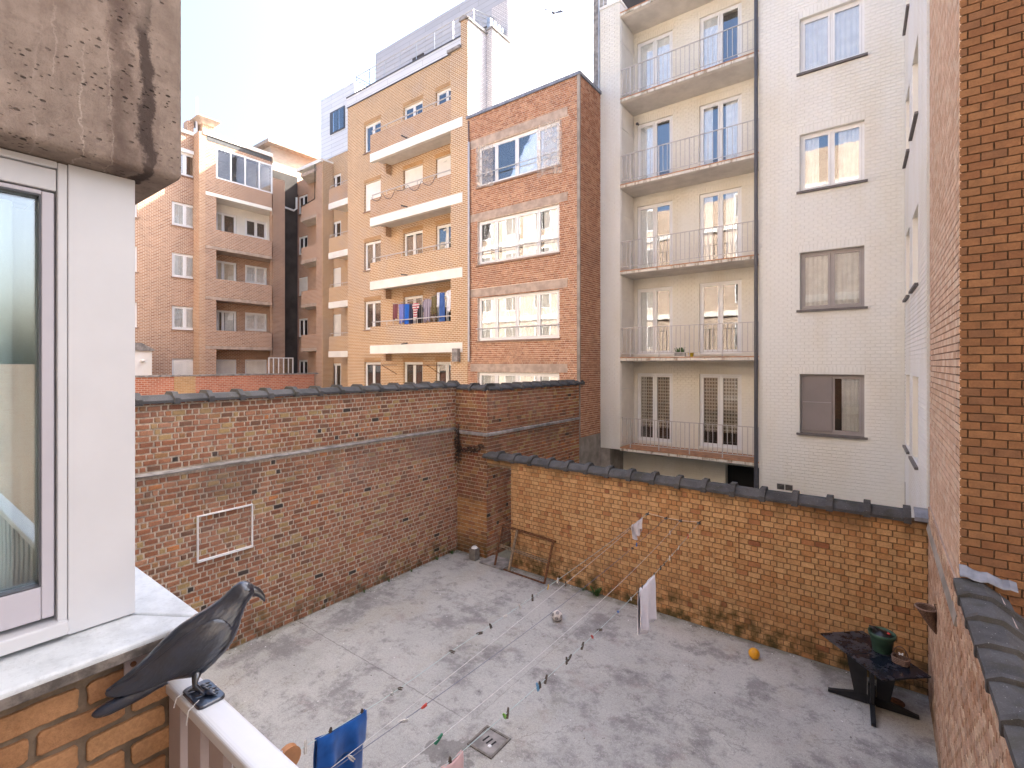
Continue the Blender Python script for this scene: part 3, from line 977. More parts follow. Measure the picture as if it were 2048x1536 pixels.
# ------------------------------------------------------------------ building on the right
b = thing('apartment_building', 'tall brown brick building at the right edge with side wall tinted pinkish as if lit', 'building', (3, 8.3, 0))
XP = .632
body(b, XP + .3, 9, 6.49 + .3, 10.3, 0, 19.5, 'brick_right_shaded', 'brick_right_shaded')
sheet(b, FXm(XP), -10.045, -6.52, 2.72, 19.5, mat='mortar_right_lit', ret=.28)
bricks(b, FXm(XP), lay(-10.045, -6.485, 2.74, 19.5, L=.185, h=.081, j=.011), 'brick_right_lit', .005, .002, .001, most=110)
sheet(b, FY(6.49), XP, 9, 2.0, 19.5, mat='mortar_right_shaded', ret=.32)
bricks(b, FY(6.49), lay(XP - .004, 4.2, 2.05, 19.5, L=.185, h=.081, j=.0085, ph=.06, wav=.003), 'brick_right_shaded', .005, .002, .0012, most=190)
MB().box(15, 24, -1.3, 27, 0, 5.2).build('unseen_reflection_block', 'party_warm', b)  # unseen low block, added to fill the reflection in the near window pane
ls = MB()
rings = []
for i in range(9):
    u = XP - .01 + .40 * i / 8
    z = 3.175 - .02 * i / 8 + .012 * math.sin(i * 1.9)
    rings.append([(u, 6.472, z + .06 - .008 * i), (u, 6.485, z + .062 - .008 * i), (u, 6.40, z - .035 * (i / 8) ** 2 - .02), (u, 6.395, z - .035 * (i / 8) ** 2 - .032)])
ls.ring_loft(rings)
ls.build('lead_flashing', 'lead', b)

# ------------------------------------------------------------------ brown building
b = thing('apartment_building', 'reddish brown brick building with wide four-part windows behind the corner wall', 'building', (-11, 17, 0))
F = FY(15.1); Fs = FXp(XB)
wz = ((12.34, 14.0), (9.2, 10.98), (6.12, 7.9), (3.1, 4.87))
holes = [(-13.08, -9.2, c, d) for c, d in wz]
lints = [(-13.46, -8.86, d + .02, d + .34) for c, d in wz]
body(b, -13.58, XB - .42, 15.52, 24, 0, 15.25, 'brick_brown')
sheet(b, F, -13.6, XB - .01, 0, 15.3, holes, .42, 'mortar_brown', ret=.44)
bricks(b, F, lay(-13.6, XB - .005, 2.6, 15.3, holes + lints, L=.205, h=.0765, j=.016, bond='flemish'), 'brick_brown', .006, .002, .0012, most=220)
sheet(b, Fs, 15.13, 24, 0, 15.3, mat='mortar_brown', ret=.40)
bricks(b, Fs, lay(15.1, 17.0, 2.6, 15.3, L=.205, h=.0765, j=.016, bond='flemish'), 'brick_brown', .006, .002, .0012, most=80)
MB().box(15.12, 17.2, -.012, .0, 0, 2.62).build('cement_plinth', 'cement', b, Fs)
for (a, bb, c, d) in lints:
    MB().box(a, bb, -.012, .2, c, d).build('lintel', 'lintel', b, F)
for i, (c, d) in enumerate(wz):
    wn = window(b, F, -13.06, -9.22, c + .02, d - .01, .10, (.234, .497, .757), .07, .05, fill=('curtain', 'part', 'curtain', 'curtain')[i], sill=('sill_brown', .06, .07, .06))
    if i < 3:
        g1 = MB(); g1.tube([(-13.1, -.05, c + .5), (-9.18, -.05, c + .5)], .022, 8)
        for x in (-13.05, -11.15, -9.25): g1.tube([(x, -.05, c + .5), (x, .12, c + .5)], .012, 6)
        g1.build('guard_rail', 'rail' if i else 'steel', b, F)
# loose sheeting hanging in front of the top window
def netting():
    t = NT('torn_translucent_netting')
    t.t.nodes.remove(t.b)
    tr = t.n('ShaderNodeBsdfTransparent'); df = t.n('ShaderNodeBsdfDiffuse'); t.put(df.inputs[0], (.62, .55, .48))
    mx = t.n('ShaderNodeMixShader'); t.put(mx.inputs[0], t.math('ADD', .25, t.math('MULTIPLY', t.step(t.noise(5, 4), .4, .7), .25)))
    t.t.links.new(tr.outputs[0], mx.inputs[1]); t.t.links.new(df.outputs[0], mx.inputs[2]); t.t.links.new(mx.outputs[0], t.out.inputs[0])
    return t.m
M['netting'] = netting()
for (a, bb, c0) in ((-13.12, -12.2, 12.3), (-10.1, -9.05, 12.05)):
    drape(b, F, a, bb, c0, 13.97, -.075, 'netting', 3, .03, 'torn_netting', .06)
MB().tube([(-13.49, 15.03, 5.3), (-13.49, 15.03, 14.3)], .05, 10).build('downpipe', 'pipe_grey', b)
cb = MB(); cb.tube([(-13.5, 15.05, 14.3), (-13.52, 15.05, 15.2)], .018, 6); cb.build('cable', 'pipe_dark', b)
MB().box(-8.46, XB + .03, 15.06, 15.128, 0, 15.3).build('corner_trim', 'cement', b)
MB().box(-13.66, XB + .05, 15.04, 15.3, 15.3, 15.42).build('roof_edge', 'lead', b)
MB().box(XB - .3, XB + .05, 15.3, 24, 15.3, 15.42).build('roof_edge', 'lead', b)

# ------------------------------------------------------------------ beige building
b = thing('apartment_building', 'cream painted brick building with stacked railed balconies and grey sills', 'building', (-4, 17, 0))
YF, YR, YK = 16.7, 15.0, 17.9
UB0, UB1 = -7.58, -2.68
body(b, -8.39, UB1 + 3.3, YK + .42, 27, 0, 20.6, 'beige')
body(b, UB1 + .02, 6.0, YR + .42, 26, 0, 20.6, 'beige', name='wing_core')
# pier
mb = MB(); mb.box(-8.4, UB0, YF + .008, YK + .4, 2.07, 18.45); mb.build('pier', 'beige', b)
bricks(b, FY(YF), lay(-8.4, UB0 + .003, 2.07, 18.45, L=.2, h=.085, j=.011), 'beige', .005, .002, .0008, most=60)
MB().box(-8.42, UB0 + .02, YF - .03, YF + .6, 18.452, 18.55).build('pier_cap', 'beam', b)
# recess back wall
tops = [2.17, 5.45, 8.60, 11.75, 14.89, 18.03]
dz = [4.85, 8.06, 11.21, 14.35, 17.47]
holes = []
for k in range(5):
    holes += [(-7.44, -6.07, tops[k] + .12, dz[k]), (-5.11, -3.73, tops[k] + .12, dz[k])]
sold = [(h[0] - .05, h[1] + .05, h[3] + .0, h[3] + .2) for h in holes]
FK = FY(YK)
sheet(b, FK, UB0 - .02, UB1, 2.0, 18.4, holes, .42, 'beige_recess', ret=.44)
bricks(b, FK, lay(UB0, UB1, 2.0, 18.3, holes, L=.2, h=.085, j=.011, soldiers=sold), 'beige_recess', .005, .002, .0008, most=90)
sheet(b, FK, -8.38, UB1, 0, 2.0, [(-4.25, -2.75, 0, 1.75)], .42, 'beige_recess', ret=.44, name='ground_floor_wall')
bricks(b, FK, lay(-8.0, UB1, 0, 2.0, [(-4.25, -2.75, 0, 1.75)], L=.2, h=.085, j=.011), 'beige_recess', .005, .002, .0008, most=0)
MB().box(-4.25, -2.75, YK + .35, YK + .40, 0, 1.75).build('garage_opening', 'black', b)
MB().box(-8.37, -8.0, 16.72, YK, 0, 2.06).build('cement_pillar', 'cement', b)
for k in range(5):
    for q, (a, bb) in enumerate(((-7.44, -6.07), (-5.11, -3.73))):
        c = tops[k] + .12; d = dz[k]
        fill = {0: 'lace', 1: ('half' if q == 0 else None), 2: ('half' if q == 0 else 'part'), 3: ('half' if q == 0 else 'part'), 4: ('curtain' if q == 0 else 'half')}[k]
        window(b, FK, a, bb, c, d, .07, (.5,), .07, .055, fill=fill, sill=('beam', .03, .05, .03), name='balcony_door')
# utility cupboards on the side of the recess
Fs = FXp(UB0)
for k in range(5):
    cup = MB()
    cup.box(16.75, 17.87, -.02, -.002, tops[k] + .05, tops[k] + 2.1)
    cup.box(16.75, 17.87, -.02, -.002, tops[k] + 2.13, dz[k] + .35)
    c0 = cup.build('cupboard', 'beam', b, Fs)
    MB().box(16.82, 16.84, -.035, -.021, tops[k] + .95, tops[k] + 1.08).build('cupboard_handle', 'pipe_dark', c0, Fs)
# balconies
bal = MB(); bal.box(-.009, .009, -.009, .009, 0, .93); bal_me = bal.mesh('baluster', 'rail')
post = MB(); post.box(-.016, .016, -.016, .016, -.10, .95); post_me = post.mesh('baluster', 'rail')
for k in range(6):
    t = tops[k]
    s = MB()
    s.prism([(YF - .0, t - .13), (YF - .0, t - .035), (YK + .02, t - .03), (YK + .02, t - .16), (YF + .10, t - .16)], UB0, UB1, 'x')
    sl = s.build('balcony', 'soffit', b)
    MB().box(UB0, UB1, YF - .02, YF + .001, t - .13, t - .04).build('edge_band', 'edge_dirty', sl)
    x = UB0
    tl = []
    while x < UB1 - .05:
        x2 = min(x + .235, UB1)
        tl.append((x + .003, x2 - .003)); x = x2
    tm = {}
    for (a, bb) in tl:
        key = round(bb - a, 3)
        if key not in tm:
            tm[key] = MB().box(0, bb - a, 0, .22, 0, .032).mesh('edge_tile', 'tile_red')
        link('edge_tile', tm[key], sl, Matrix.Translation((a, YF - .035, t - .036)))
    fl = MB(); fl.box(UB0, UB1, YF + .19, YK, t - .03, t - .005); fl.build('floor', 'tile_red', sl)
    if k == 5: continue
    r = MB()
    r.box(UB0, UB1, YF + .03, YF + .065, t + 1.045, t + 1.07)
    r.build('handrail', 'rail', sl)
    MB().box(UB0, UB1, YF + .038, YF + .057, t + .13, t + .15).build('bottom_rail', 'rail', sl)
    n = 33
    for i in range(n):
        x = UB0 + .07 + (UB1 - UB0 - .1) * i / (n - 1)
        link('baluster', post_me if i % 7 == 2 else bal_me, sl, Matrix.Translation((x, YF + .048, t + .14 if i % 7 != 2 else t + .10)))
# security camera, terrace railing and flue
sc = MB(); sc.tube([(-7.35, 17.85, 14.32), (-7.35, 17.7, 14.30)], .03, 8); sc.tube([(-7.35, 17.7, 14.30), (-7.28, 17.55, 14.22)], .055, 10); sc.build('security_camera', 'pipe_dark', b)
tr = MB()
tr.tube([(-8.3, 16.8, 19.4), (UB1, 16.8, 19.4)], .02, 6)
for i in range(38): tr.tube([(-8.3 + i * .15, 16.8, 18.55), (-8.3 + i * .15, 16.8, 19.4)], .01, 5)
tr.build('terrace_railing', 'steel', b)
fm = MB()
for i in range(18): fm.box(-8.72, -8.43, 16.78, 17.4, 12.4 + i * .46, 12.4 + i * .46 + .455)
fm.build('flue', 'ledge', b)
MB().tube([(-8.42, 16.66, 15.45), (-8.42, 16.66, 21)], .025, 8).build('flue_pipe', 'steel', b)
# right wing with windows
ww = [(12.88, 14.36), (9.75, 11.28), (6.61, 8.15), (3.36, 4.93)]
UA, UZ = -1.695, -.30
holes = [(UA, UZ, c, d) for c, d in ww]
sold = [(UA - .02, UZ + .02, d, d + .2) for c, d in ww]
FR = FY(YR)
sheet(b, FR, UB1, .485, 0, 20.5, holes, .42, 'beige', ret=.44)
bricks(b, FR, lay(UB1, .485, 1.2, 18.5, holes, L=.2, h=.085, j=.011, soldiers=sold), 'beige', .005, .002, .0008, most=150)
window(b, FR, UA, UZ, ww[0][0] + .02, ww[0][1], .12, fill='curtain', sill=('sill_dark', .07, .055, .07))
window(b, FR, UA, UZ, ww[1][0] + .02, ww[1][1], .12, fill='part', sill=('sill_dark', .07, .055, .07))
window(b, FR, UA, UZ, ww[2][0] + .02, ww[2][1], .12, frame='pvc_grey', fill='warm', cur='curtain', sill=('sill_dark', .07, .055, .07))
wn = window(b, FR, UA, UZ, ww[3][0] + .02, ww[3][1], .12, frame='pvc_grey', fill=None, sill=('sill_dark', .07, .055, .07))
MB().box(UA + .06, (UA + UZ) / 2 + .02, .075, .095, ww[3][0] + .08, ww[3][1] - .06).build('insect_screen', 'shutter_grey', wn, FR)
drape(wn, FR, UZ - .48, UZ - .1, ww[3][0] + .1, ww[3][1] - .1, .20, 'curtain', 4)
MB().box(UA + .06, (UA + UZ) / 2, .065, .073, ww[3][0] + .83, ww[3][0] + .85).build('screen_bar', 'pvc_grey', wn, FR)
for (a, bb) in ((-2.235, -2.05), (-2.035, -1.855)):
    v = MB()
    v.box(a, bb, -.008, .02, 1.80, 1.955)
    vv = v.build('air_vent', 'ledge', b, FR)
    for i in range(4): MB().box(a + .01, bb - .01, -.014, -.0085, 1.815 + i * .034, 1.834 + i * .034).build('slat', 'black', vv, FR)
MB().tube([(UB1 - .06, YR - .06, .5), (UB1 - .06, YR - .06, 20.5)], .052, 12).build('downpipe', 'pipe_dark', b)
# white side wall, a little out of square
p0 = Vector((.485, 15.0, 0)); p1 = Vector((.612, 10.31, 0))
ang = math.atan2(p1.y - p0.y, p1.x - p0.x)
FWs = Matrix.Translation(p0) @ Matrix.Rotation(ang, 4, 'Z')
Lw = (p1 - p0).length
def uat(px):      # distance along the white wall that is seen at this bearing
    lo, hi = 0, Lw
    for _ in range(40):
        m = (lo + hi) / 2
        q = project(FWs @ Vector((m, 0, 5)))
        if q[0] < px: lo = m
        else: hi = m
    return lo
cols = ((.28, 1.35), (2.02, 3.28))
holes = []
for (c, d) in ((3.30, 4.98), (6.70, 8.2), (9.85, 11.35), (12.98, 14.5)):
    for (a, bb) in cols: holes.append((a, bb, c, d))
sheet(b, FWs, 0, Lw, 0, 20.5, holes, .30, 'white_wall', ret=.34, rev='beige_recess')
bricks(b, FWs, lay(0.02, Lw, 2.4, 18, holes, L=.2, h=.085, j=.011), 'white_wall', .004, .002, .0008, most=0)
for (a, bb, c, d) in holes:
    window(b, FWs, a, bb, c, d, .22, (), .05, .04, fill=None, sill=('sill_dark', .05, .05, .06))

# ------------------------------------------------------------------ tan building with long balconies
b = thing('apartment_building', 'tan brick building with long white-edged balconies and metal rooftop storey', 'building', (-19, 18, 0))
YB_, YT = 15.1, 16.2
body(b, -23.45, -13.7, YT + .42, 19.3, 0, 19.2, 'tan')
wt_ = [5.3, 8.52, 11.66, 14.79, 17.91]
colsA = ((-22.03, -20.65), (-18.9, -17.5), (-16.63, -15.3))
holes = []
for k, t in enumerate(wt_):
    for q, (a, bb) in enumerate(colsA):
        lo = t - 1.52 if q == 0 else t - 2.15
        holes.append((a, bb, lo, t))
FT = FY(YT)
sheet(b, FT, -23.5, -13.62, 0, 19.32, holes, .42, 'tan', ret=.44)
k = 0
kinds = {(3, 0): 'shutter', (3, 1): 'shutter', (3, 2): 'shutter', (0, 0): 'curtain', (0, 1): 'curtain', (0, 2): 'curtain', (2, 0): 'part', (2, 2): 'half'}
for k, t in enumerate(wt_):
    for q, (a, bb) in enumerate(colsA):
        lo = t - 1.52 if q == 0 else t - 2.15
        window(b, FT, a, bb, lo + .02, t, .12, (.5,), .07, .05, fill=kinds.get((k, q)), sill=('sill_brown', .05, .06, .05) if q == 0 else None, name='window' if q == 0 else 'balcony_door')
        sm = MB()
        for i in range(17):
            x = a - .02 + i * (bb - a + .04) / 17
            sm.box(x + .006, x + (bb - a + .04) / 17 - .006, -.012, .01, t + .02, t + .22)
        stuff(sm.build('soldier_course', 'tan_deep', b, FT, fix=False))
FB = FY(YB_)
# corner pier
sheet(b, FB, -14.58, -13.62, 0, 18.4, mat='tan', ret=1.12, name='pier', y0=0)
sheet(b, FB, -14.0, -13.62, 18.4, 19.5, mat='tan', ret=1.12, name='pier', y0=0)
MB().box(-14.72, -13.98, YB_ - .1, YB_ + .9, 18.4, 18.52).build('pier_cap', 'ledge', b)
MB().prism([(-14.06, 19.5), (-14.06, 19.58), (-13.83, 19.68), (-13.6, 19.58), (-13.56, 19.5)], YB_ - .06, 16.3, 'y').build('pier_cap', 'ledge', b)
bb_ = [5.70, 8.83, 11.95, 15.11]
for k, z in enumerate(bb_):
    s = MB()
    s.box(-20.04, -13.9, YB_ - .02, YB_ + .16, z, z + .41)
    bo = s.build('balcony', 'beam', b)
    MB().box(-20.0, -14.58, YB_ + .16, YT + .02, z + .16, z + .36).build('slab', 'soffit', bo)
    MB().box(-20.03, -14.57, YB_ - .005, YB_ + .2, z + .41, z + 1.33).build('parapet', 'tan_weather' if k > 1 else 'tan', bo)
    MB().prism([(-19.98, z - .02), (-19.98, z + .15), (-19.8, z + .15), (-19.8, z - .35)], YB_ + .75, YT, 'y').build('bracket', 'tan_weather', bo)
    hr = MB(); hr.tube([(-20.0, YB_ + .08, z + 1.56), (-14.58, YB_ + .08, z + 1.56)], .025, 6)
    for i in range(6): hr.tube([(-19.95 + i * 1.07, YB_ + .08, z + 1.3), (-19.95 + i * 1.07, YB_ + .08, z + 1.56)], .015, 5)
    hr.build('handrail', 'rail', bo)
    sp = MB(); sp.tube([(-17.35, YB_ + .1, z + .46), (-17.25, YB_ - .42, z + .40)], .03, 6); sp.build('drain_spout', 'pipe_dark', bo)
    MB().tube([(-15.9, YB_ + 1.0, z + 2.5), (-15.9, YB_ + .98, z + 2.52)], .09, 8).build('ceiling_lamp', 'lamp_white', bo)
nc = MB()
for q in range(5):
    xa = -19.9 + q * .9; dz_ = .25 + .12 * math.sin(q * 2.3)
    nc.tube([(xa + .9 * i / 8, YB_ - .05 - .03 * math.sin(i), 11.95 + 1.5 - dz_ * 4 * (i / 8) * (1 - i / 8) - .1) for i in range(9)], .012, 4)
nc.build('slack_net_cord', 'pipe_dark', b)
# flue box at the pier foot and wall brackets
MB().box(-14.32, -14.02, YB_ - .2, YB_, 5.3, 5.85).build('vent_hood', 'ledge', b)
for x in (-19.0, -15.9):
    m_ = MB(); m_.tube([(x, YB_ + .8, 5.15), (x, YB_ - .6, 5.15)], .02, 5); m_.tube([(x, YB_ + .8, 4.7), (x, YB_ - .1, 5.13)], .015, 5); m_.tube([(x - .5, YB_ - .5, 5.16), (x + .6, YB_ - .5, 5.16)], .015, 5)
    m_.build('drying_bracket', 'rust', b)
# metal parapet band, penthouse
MB().box(-23.52, -14.0, YT - .04, YT + .2, 19.34, 19.84).build('parapet_band', 'clad_white', b)
MB().box(-23.54, -14.0, YT - .07, YT + .26, 19.84, 19.90).build('parapet_cap', 'pipe_dark', b)
MB().box(-23.5, -14.0, YT - .05, YT - .0, 19.30, 19.338).build('flashing', 'pipe_dark', b)
pr = MB(); pr.box(-24.7, -14.4, 19.0, 26, 19.2, 24.2); pr.build('penthouse', 'clad_grey', b)
MB().box(-30.77, -26.9, 19.08, 24, 19.09, 23.33).build('roof_box', 'clad_white', b)
MB().box(-26.9, -24.72, 19.3, 23, 18.5, 21.0).build('roof_box', 'clad_white', b)
wn = MB(); wn.box(-29.6, -27.95, 19.03, 19.078, 20.62, 22.09)
wb = wn.build('window', 'pipe_dark', b)
for (x0, x1) in ((-29.22, -28.66), (-28.58, -28.02)): MB().box(x0, x1, 19.015, 19.028, 20.70, 22.0).build('pane', 'glass', wb)
wn = MB(); wn.box(-21.3, -20.4, 18.93, 18.998, 20.5, 22.6); wn.build('terrace_door', 'interior', b)
wn = MB(); wn.box(-16.3, -15.4, 18.93, 18.998, 20.0, 22.2); wn.build('terrace_door', 'interior', b)
rl = MB()
xs = [-23.13, -21.96, -20.72, -19.49, -18.27, -17.01, -15.78, -14.53]
for x in xs: rl.tube([(x, 16.5, 19.85), (x, 16.5, 21.07)], .022, 6)
for z in (20.15, 20.4, 20.65, 20.88, 21.07): rl.tube([(xs[0], 16.5, z), (xs[-1], 16.5, z)], .010 if z < 21 else .02, 5)
for z in (20.15, 20.4, 20.65, 20.88, 21.07): rl.tube([(xs[0], 16.5, z), (xs[0], 17.9, z)], .010 if z < 21 else .02, 5)
for z in (20.15, 20.4, 20.65, 20.88, 21.07): rl.tube([(xs[-1], 16.5, z), (-14.0, 17.9, z)], .02, 5)
rl.build('terrace_railing', 'steel', b)
# white party wall and chimney breast on the right flank
FP = FXp(-13.610)
sheet(b, FP, 15.106, 16.32, 12, 19.45, mat='party', ret=.3, y0=0, name='party_wall')
MB().box(-13.75, -13.55, 15.1, 16.35, 19.45, 19.55).build('party_coping', 'ledge', b)
MB().box(-13.9, -13.30, 16.32, 17.5, 12, 19.62).build('chimney_breast', 'party', b)
MB().box(-13.95, -13.24, 16.28, 17.6, 19.62, 19.72).build('chimney_cap', 'ledge', b)
MB().box(-14.3, -13.34, 17.5, 27, 12, 21.6).build('party_wall', 'party', b)
for i in range(4): MB().lathe([(.11, 0), (.11, .3), (.13, .31), (.13, .5), (.09, .5)], 10, (-13.6, 16.5 + i * .27, 19.72)).build('chimney_pot', 'steel', b)
# set-back strip of small balconies further left
lb = [5.63, 8.72, 11.85, 14.98]
for k, z in enumerate(lb):
    s = MB(); s.box(-27.97, -25.0, 17.88, 18.04, z, z + .38)
    bo = s.build('balcony', 'beam', b)
    MB().box(-27.95, -25.0, 17.9, 18.06, z + .38, z + 1.30).build('parapet', 'tan_weather' if k == 3 else 'tan', bo)
    MB().box(-27.93, -25.0, 18.04, 19.12, z + .14, z + .34).build('slab', 'beam', bo)
    hr = MB(); hr.tube([(-27.95, 17.98, z + 1.5), (-25.0, 17.98, z + 1.5)], .02, 5)
    for i in range(3): hr.tube([(-27.9 + i * 1.3, 17.98, z + 1.3), (-27.9 + i * 1.3, 17.98, z + 1.5)], .014, 5)
    hr.build('handrail', 'rail', bo)
FS2 = FY(19.1)
ws = [5.24, 8.52, 11.62, 14.72, 17.85]
holes = [(-29.82, -28.45, t - 2.0, t) for t in ws]
sheet(b, FS2, -30.9, -23.4, 0, 19.08, holes, .3, 'tan', ret=.42, name='strip_wall')
for k, t in enumerate(ws):
    window(b, FS2, -29.82, -28.45, t - 2.0, t, .08, (.5,), .08, .06, fill=('curtain', 'shutter', 'shutter', 'red', None)[k])
MB().box(-29.378, -29.28, 18.32, 19.095, 0, 18.6).build('flank', 'tan', b)
MB().box(-30.88, -23.4, 19.52, 23, 0, 19.06).build('core', 'tan', b)

# ------------------------------------------------------------------ corner building with chamfered balconies
b = thing('apartment_building', 'narrow russet building with small chamfered balconies in the far inner corner', 'building', (-31.5, 19.5, 0))
FC = FY(19.3)
ct = [5.5, 8.5, 11.5, 14.47, 17.44]
holes = [(-34.02, -32.8, t - 1.36, t) for t in ct]
sheet(b, FC, -35, -29.6, 0, 18.55, holes, .3, 'west', ret=.35)
MB().box(-35, -29.0, 19.72, 27, 0, 18.5).build('core', 'west', b)
MB().box(-30.05, -29.38, 18.3, 19.4, 0, 18.5).build('pier', 'west', b)
MB().box(-32.3, -29.3, 18.2, 19.9, 18.5, 18.72).build('roof_edge', 'beam', b)
for k, t in enumerate(ct):
    window(b, FC, -34.02, -32.8, t - 1.34, t, .08, (.5,), .08, .05, fill=('curtain', 'part', 'shutter', 'curtain', 'half')[k], sill=('sill_brown', .05, .06, .06))
for k, z in enumerate((6.07, 9.07, 12.07, 15.0, 18.05)):
    s = MB(); s.prism([(-31.88, 18.3), (-32.7, 19.3), (-30.05, 19.3), (-30.05, 18.3)], z, z + .22, 'z')
    bo = s.build('balcony', 'soffit', b)
    MB().box(-31.9, -29.95, 18.27, 18.3, z + .01, z + .22).build('edge_band', 'lintel', bo)
    if k < 4:
        MB().prism([(-31.88, 18.3), (-32.7, 19.3), (-32.5, 19.3), (-31.8, 18.45), (-30.05, 18.45), (-30.05, 18.3)], z + .222, z + 1.12, 'z').build('parapet', 'west', bo)
        MB().box(-30.65, -30.08, 19.22, 19.29, z + .3, z + 2.4).build('door', 'pvc', bo)
cbl = MB()
cbl.tube([(-31.9, 18.25, 18.5), (-30.1, 18.25, 18.6), (-30.08, 18.22, 16.2), (-31.85, 18.24, 16.0)], .03, 5)
cbl.tube([(-33.9, 19.2, 17.5), (-34.3, 19.1, 17.3), (-34.3, 19.1, 15.7), (-33.9, 19.1, 15.6)], .04, 5)
cbl.build('cable', 'black', b)

# ------------------------------------------------------------------ building on the far left
b = thing('apartment_building', 'russet brick building with loggia balconies and glazed top bay at far left', 'building', (-34, 12, 0))
XM, XV, XK = -33.0, -32.2, -33.45
FM, FV, FKb = FXp(XM), FXp(XV), FXp(XK)
body(b, -44, XM - .95, 2, 19.2, 0, 18.8, 'west', facing='+X')
lw = [(4.05, 5.52), (7.23, 8.62), (10.3, 11.73), (13.33, 14.74), (16.37, 17.77)]
holes = [(10.96, 12.31, c, d) for c, d in lw] + [(8.0, 9.3, c, d) for c, d in lw]
sheet(b, FM, 2, 12.3, 0, 18.9, holes, .42, 'west', ret=.97)
for (a, bb) in ((10.96, 12.31), (8.0, 9.3)):
    for k, (c, d) in enumerate(lw):
        window(b, FM, a, bb, c, d, .1, (.5,), .085, .06, fill=('shutter', 'curtain', 'curtain', 'curtain', None)[k], sill=('sill_brown', .06, .06, .06), box=(k == 4))
MB().box(XM - .5, XM + .06, 2, 12.1, 18.9, 19.12).build('roof_coping', 'beam', b)
# pier and bay
MB().box(XM - .5, XV, 12.08, 12.42, 0, 19.0).build('pier', 'west_pier', b)
op = [(13.03, 16.42, 4.0, 6.12), (13.03, 16.42, 7.25, 9.1), (13.03, 16.42, 10.38, 12.15), (13.03, 16.42, 13.35, 15.35), (13.03, 16.42, 16.48, 18.38)]
sheet(b, FV, 12.42, 16.42, 0, 18.9, op, .22, 'west', ret=.22)
# chamfered return of the bay
cpts = [(16.42, XV), (16.85, XV - .85)]
for (z0, z1) in ((0, 4.0), (6.12, 7.25), (9.1, 10.38), (12.15, 13.35), (15.35, 16.48), (18.38, 18.9)):
    MB().prism([(XV, 16.42), (XV - .85, 16.85), (XV - .85, 16.65), (XV - .2, 16.3)], z0, z1, 'z').build('bay_return', 'west', b)
for z in (6.12, 9.1, 12.15, 15.35):
    s = MB(); s.prism([(XV + .02, 12.43), (XV + .02, 16.42), (XV - .85, 16.9), (XK, 16.9), (XK, 12.43)], z - .02, z + .18, 'z')
    s.build('balcony_slab', 'beam' if z > 15 else 'lintel', b)
MB().prism([(XV + .05, 12.3), (XV + .05, 16.45), (XV - .85, 16.95), (XK, 16.95), (XK, 12.3)], 18.9, 19.14, 'z').build('roof_coping', 'beam', b)
MB().prism([(XV, 12.5), (XV, 16.4), (XV - .8, 16.85), (XK - .6, 16.85), (XK - .6, 12.5)], 18.6, 18.88, 'z').build('bay_roof', 'roofing', b)
holes = []
for t in (5.49, 8.62, 11.76, 14.84): holes += [(13.49, 14.74, t - 1.9, t), (15.28, 16.72, t - 1.2, t)]
sheet(b, FKb, 12.42, 16.9, 0, 12.15, holes, .25, 'west', ret=0, name='loggia_wall')
sheet(b, FKb, 12.42, 16.9, 12.33, 18.6, holes, .25, 'beam', ret=0, name='white_loggia_wall')
for k, t in enumerate((5.49, 8.62, 11.76, 14.84)):
    window(b, FKb, 13.49, 14.74, t - 1.9, t, .06, (.36,), .08, .05, fill=('shutter', 'part', 'warm', 'half')[k], cur='curtain_warm' if k == 3 else None, name='balcony_door')
    window(b, FKb, 15.28, 16.72, t - 1.2, t, .06, (.5,), .09, .05, fill=('shutter', 'curtain', 'curtain', None)[k])
# glazed top bay with trellis
gz = MB()
xs = [13.05, 13.86, 14.72, 15.6, 16.42]
for x in xs: gz.box(x - .045, x + .045, -.01, .06, 16.48, 18.38)
gz.box(13.05, 16.42, -.012, .062, 16.48, 16.56); gz.box(13.05, 16.42, -.012, .062, 18.28, 18.38)
gl = gz.build('glazed_bay', 'pvc', b, FV)
for i in range(4): MB().box(xs[i] + .05, xs[i + 1] - .05, .02, .028, 16.57, 18.27).build('pane', 'glass_sky', gl, FV)
def trellis(F, a, bb, c, d, y):
    m = MB(); st = .2; wd = .021
    n = int((bb - a + d - c) / st) + 1
    for s in (1, -1):
        for i in range(-n, n + 1):
            # line x = x0 + s*(z-c)
            x0 = a + i * st if s == 1 else bb + i * st
            p = []
            for z in (c, d):
                p.append((x0 + s * (z - c), z))
            (xa, za), (xb, zb) = p
            lo, hi = max(a, min(xa, xb)), min(bb, max(xa, xb))
            if hi - lo < .03: continue
            z1 = c + (lo - x0) * s; z2 = c + (hi - x0) * s
            m.tube([(lo, y + .005 * s, z1), (hi, y + .005 * s, z2)], wd, 4)
    return m
trellis(FV, 13.1, 13.82, 16.55, 18.28, .09).build('trellis', 'pvc', gl, FV)
trellis(FV, 15.65, 16.38, 16.55, 18.28, .09).build('trellis', 'pvc', gl, FV)
dirc = Vector((-.85, .43, 0)).normalized()
FCh = Matrix(((dirc.x, -dirc.y, 0, XV), (dirc.y, dirc.x, 0, 16.42), (0, 0, 1, 0), (0, 0, 0, 1)))
trellis(FCh, .04, .92, 16.5, 18.36, .02).build('trellis', 'pvc', gl, FCh)
MB().box(.86, .95, -.01, .05, 16.48, 18.38).build('corner_post', 'pvc', gl, FCh)
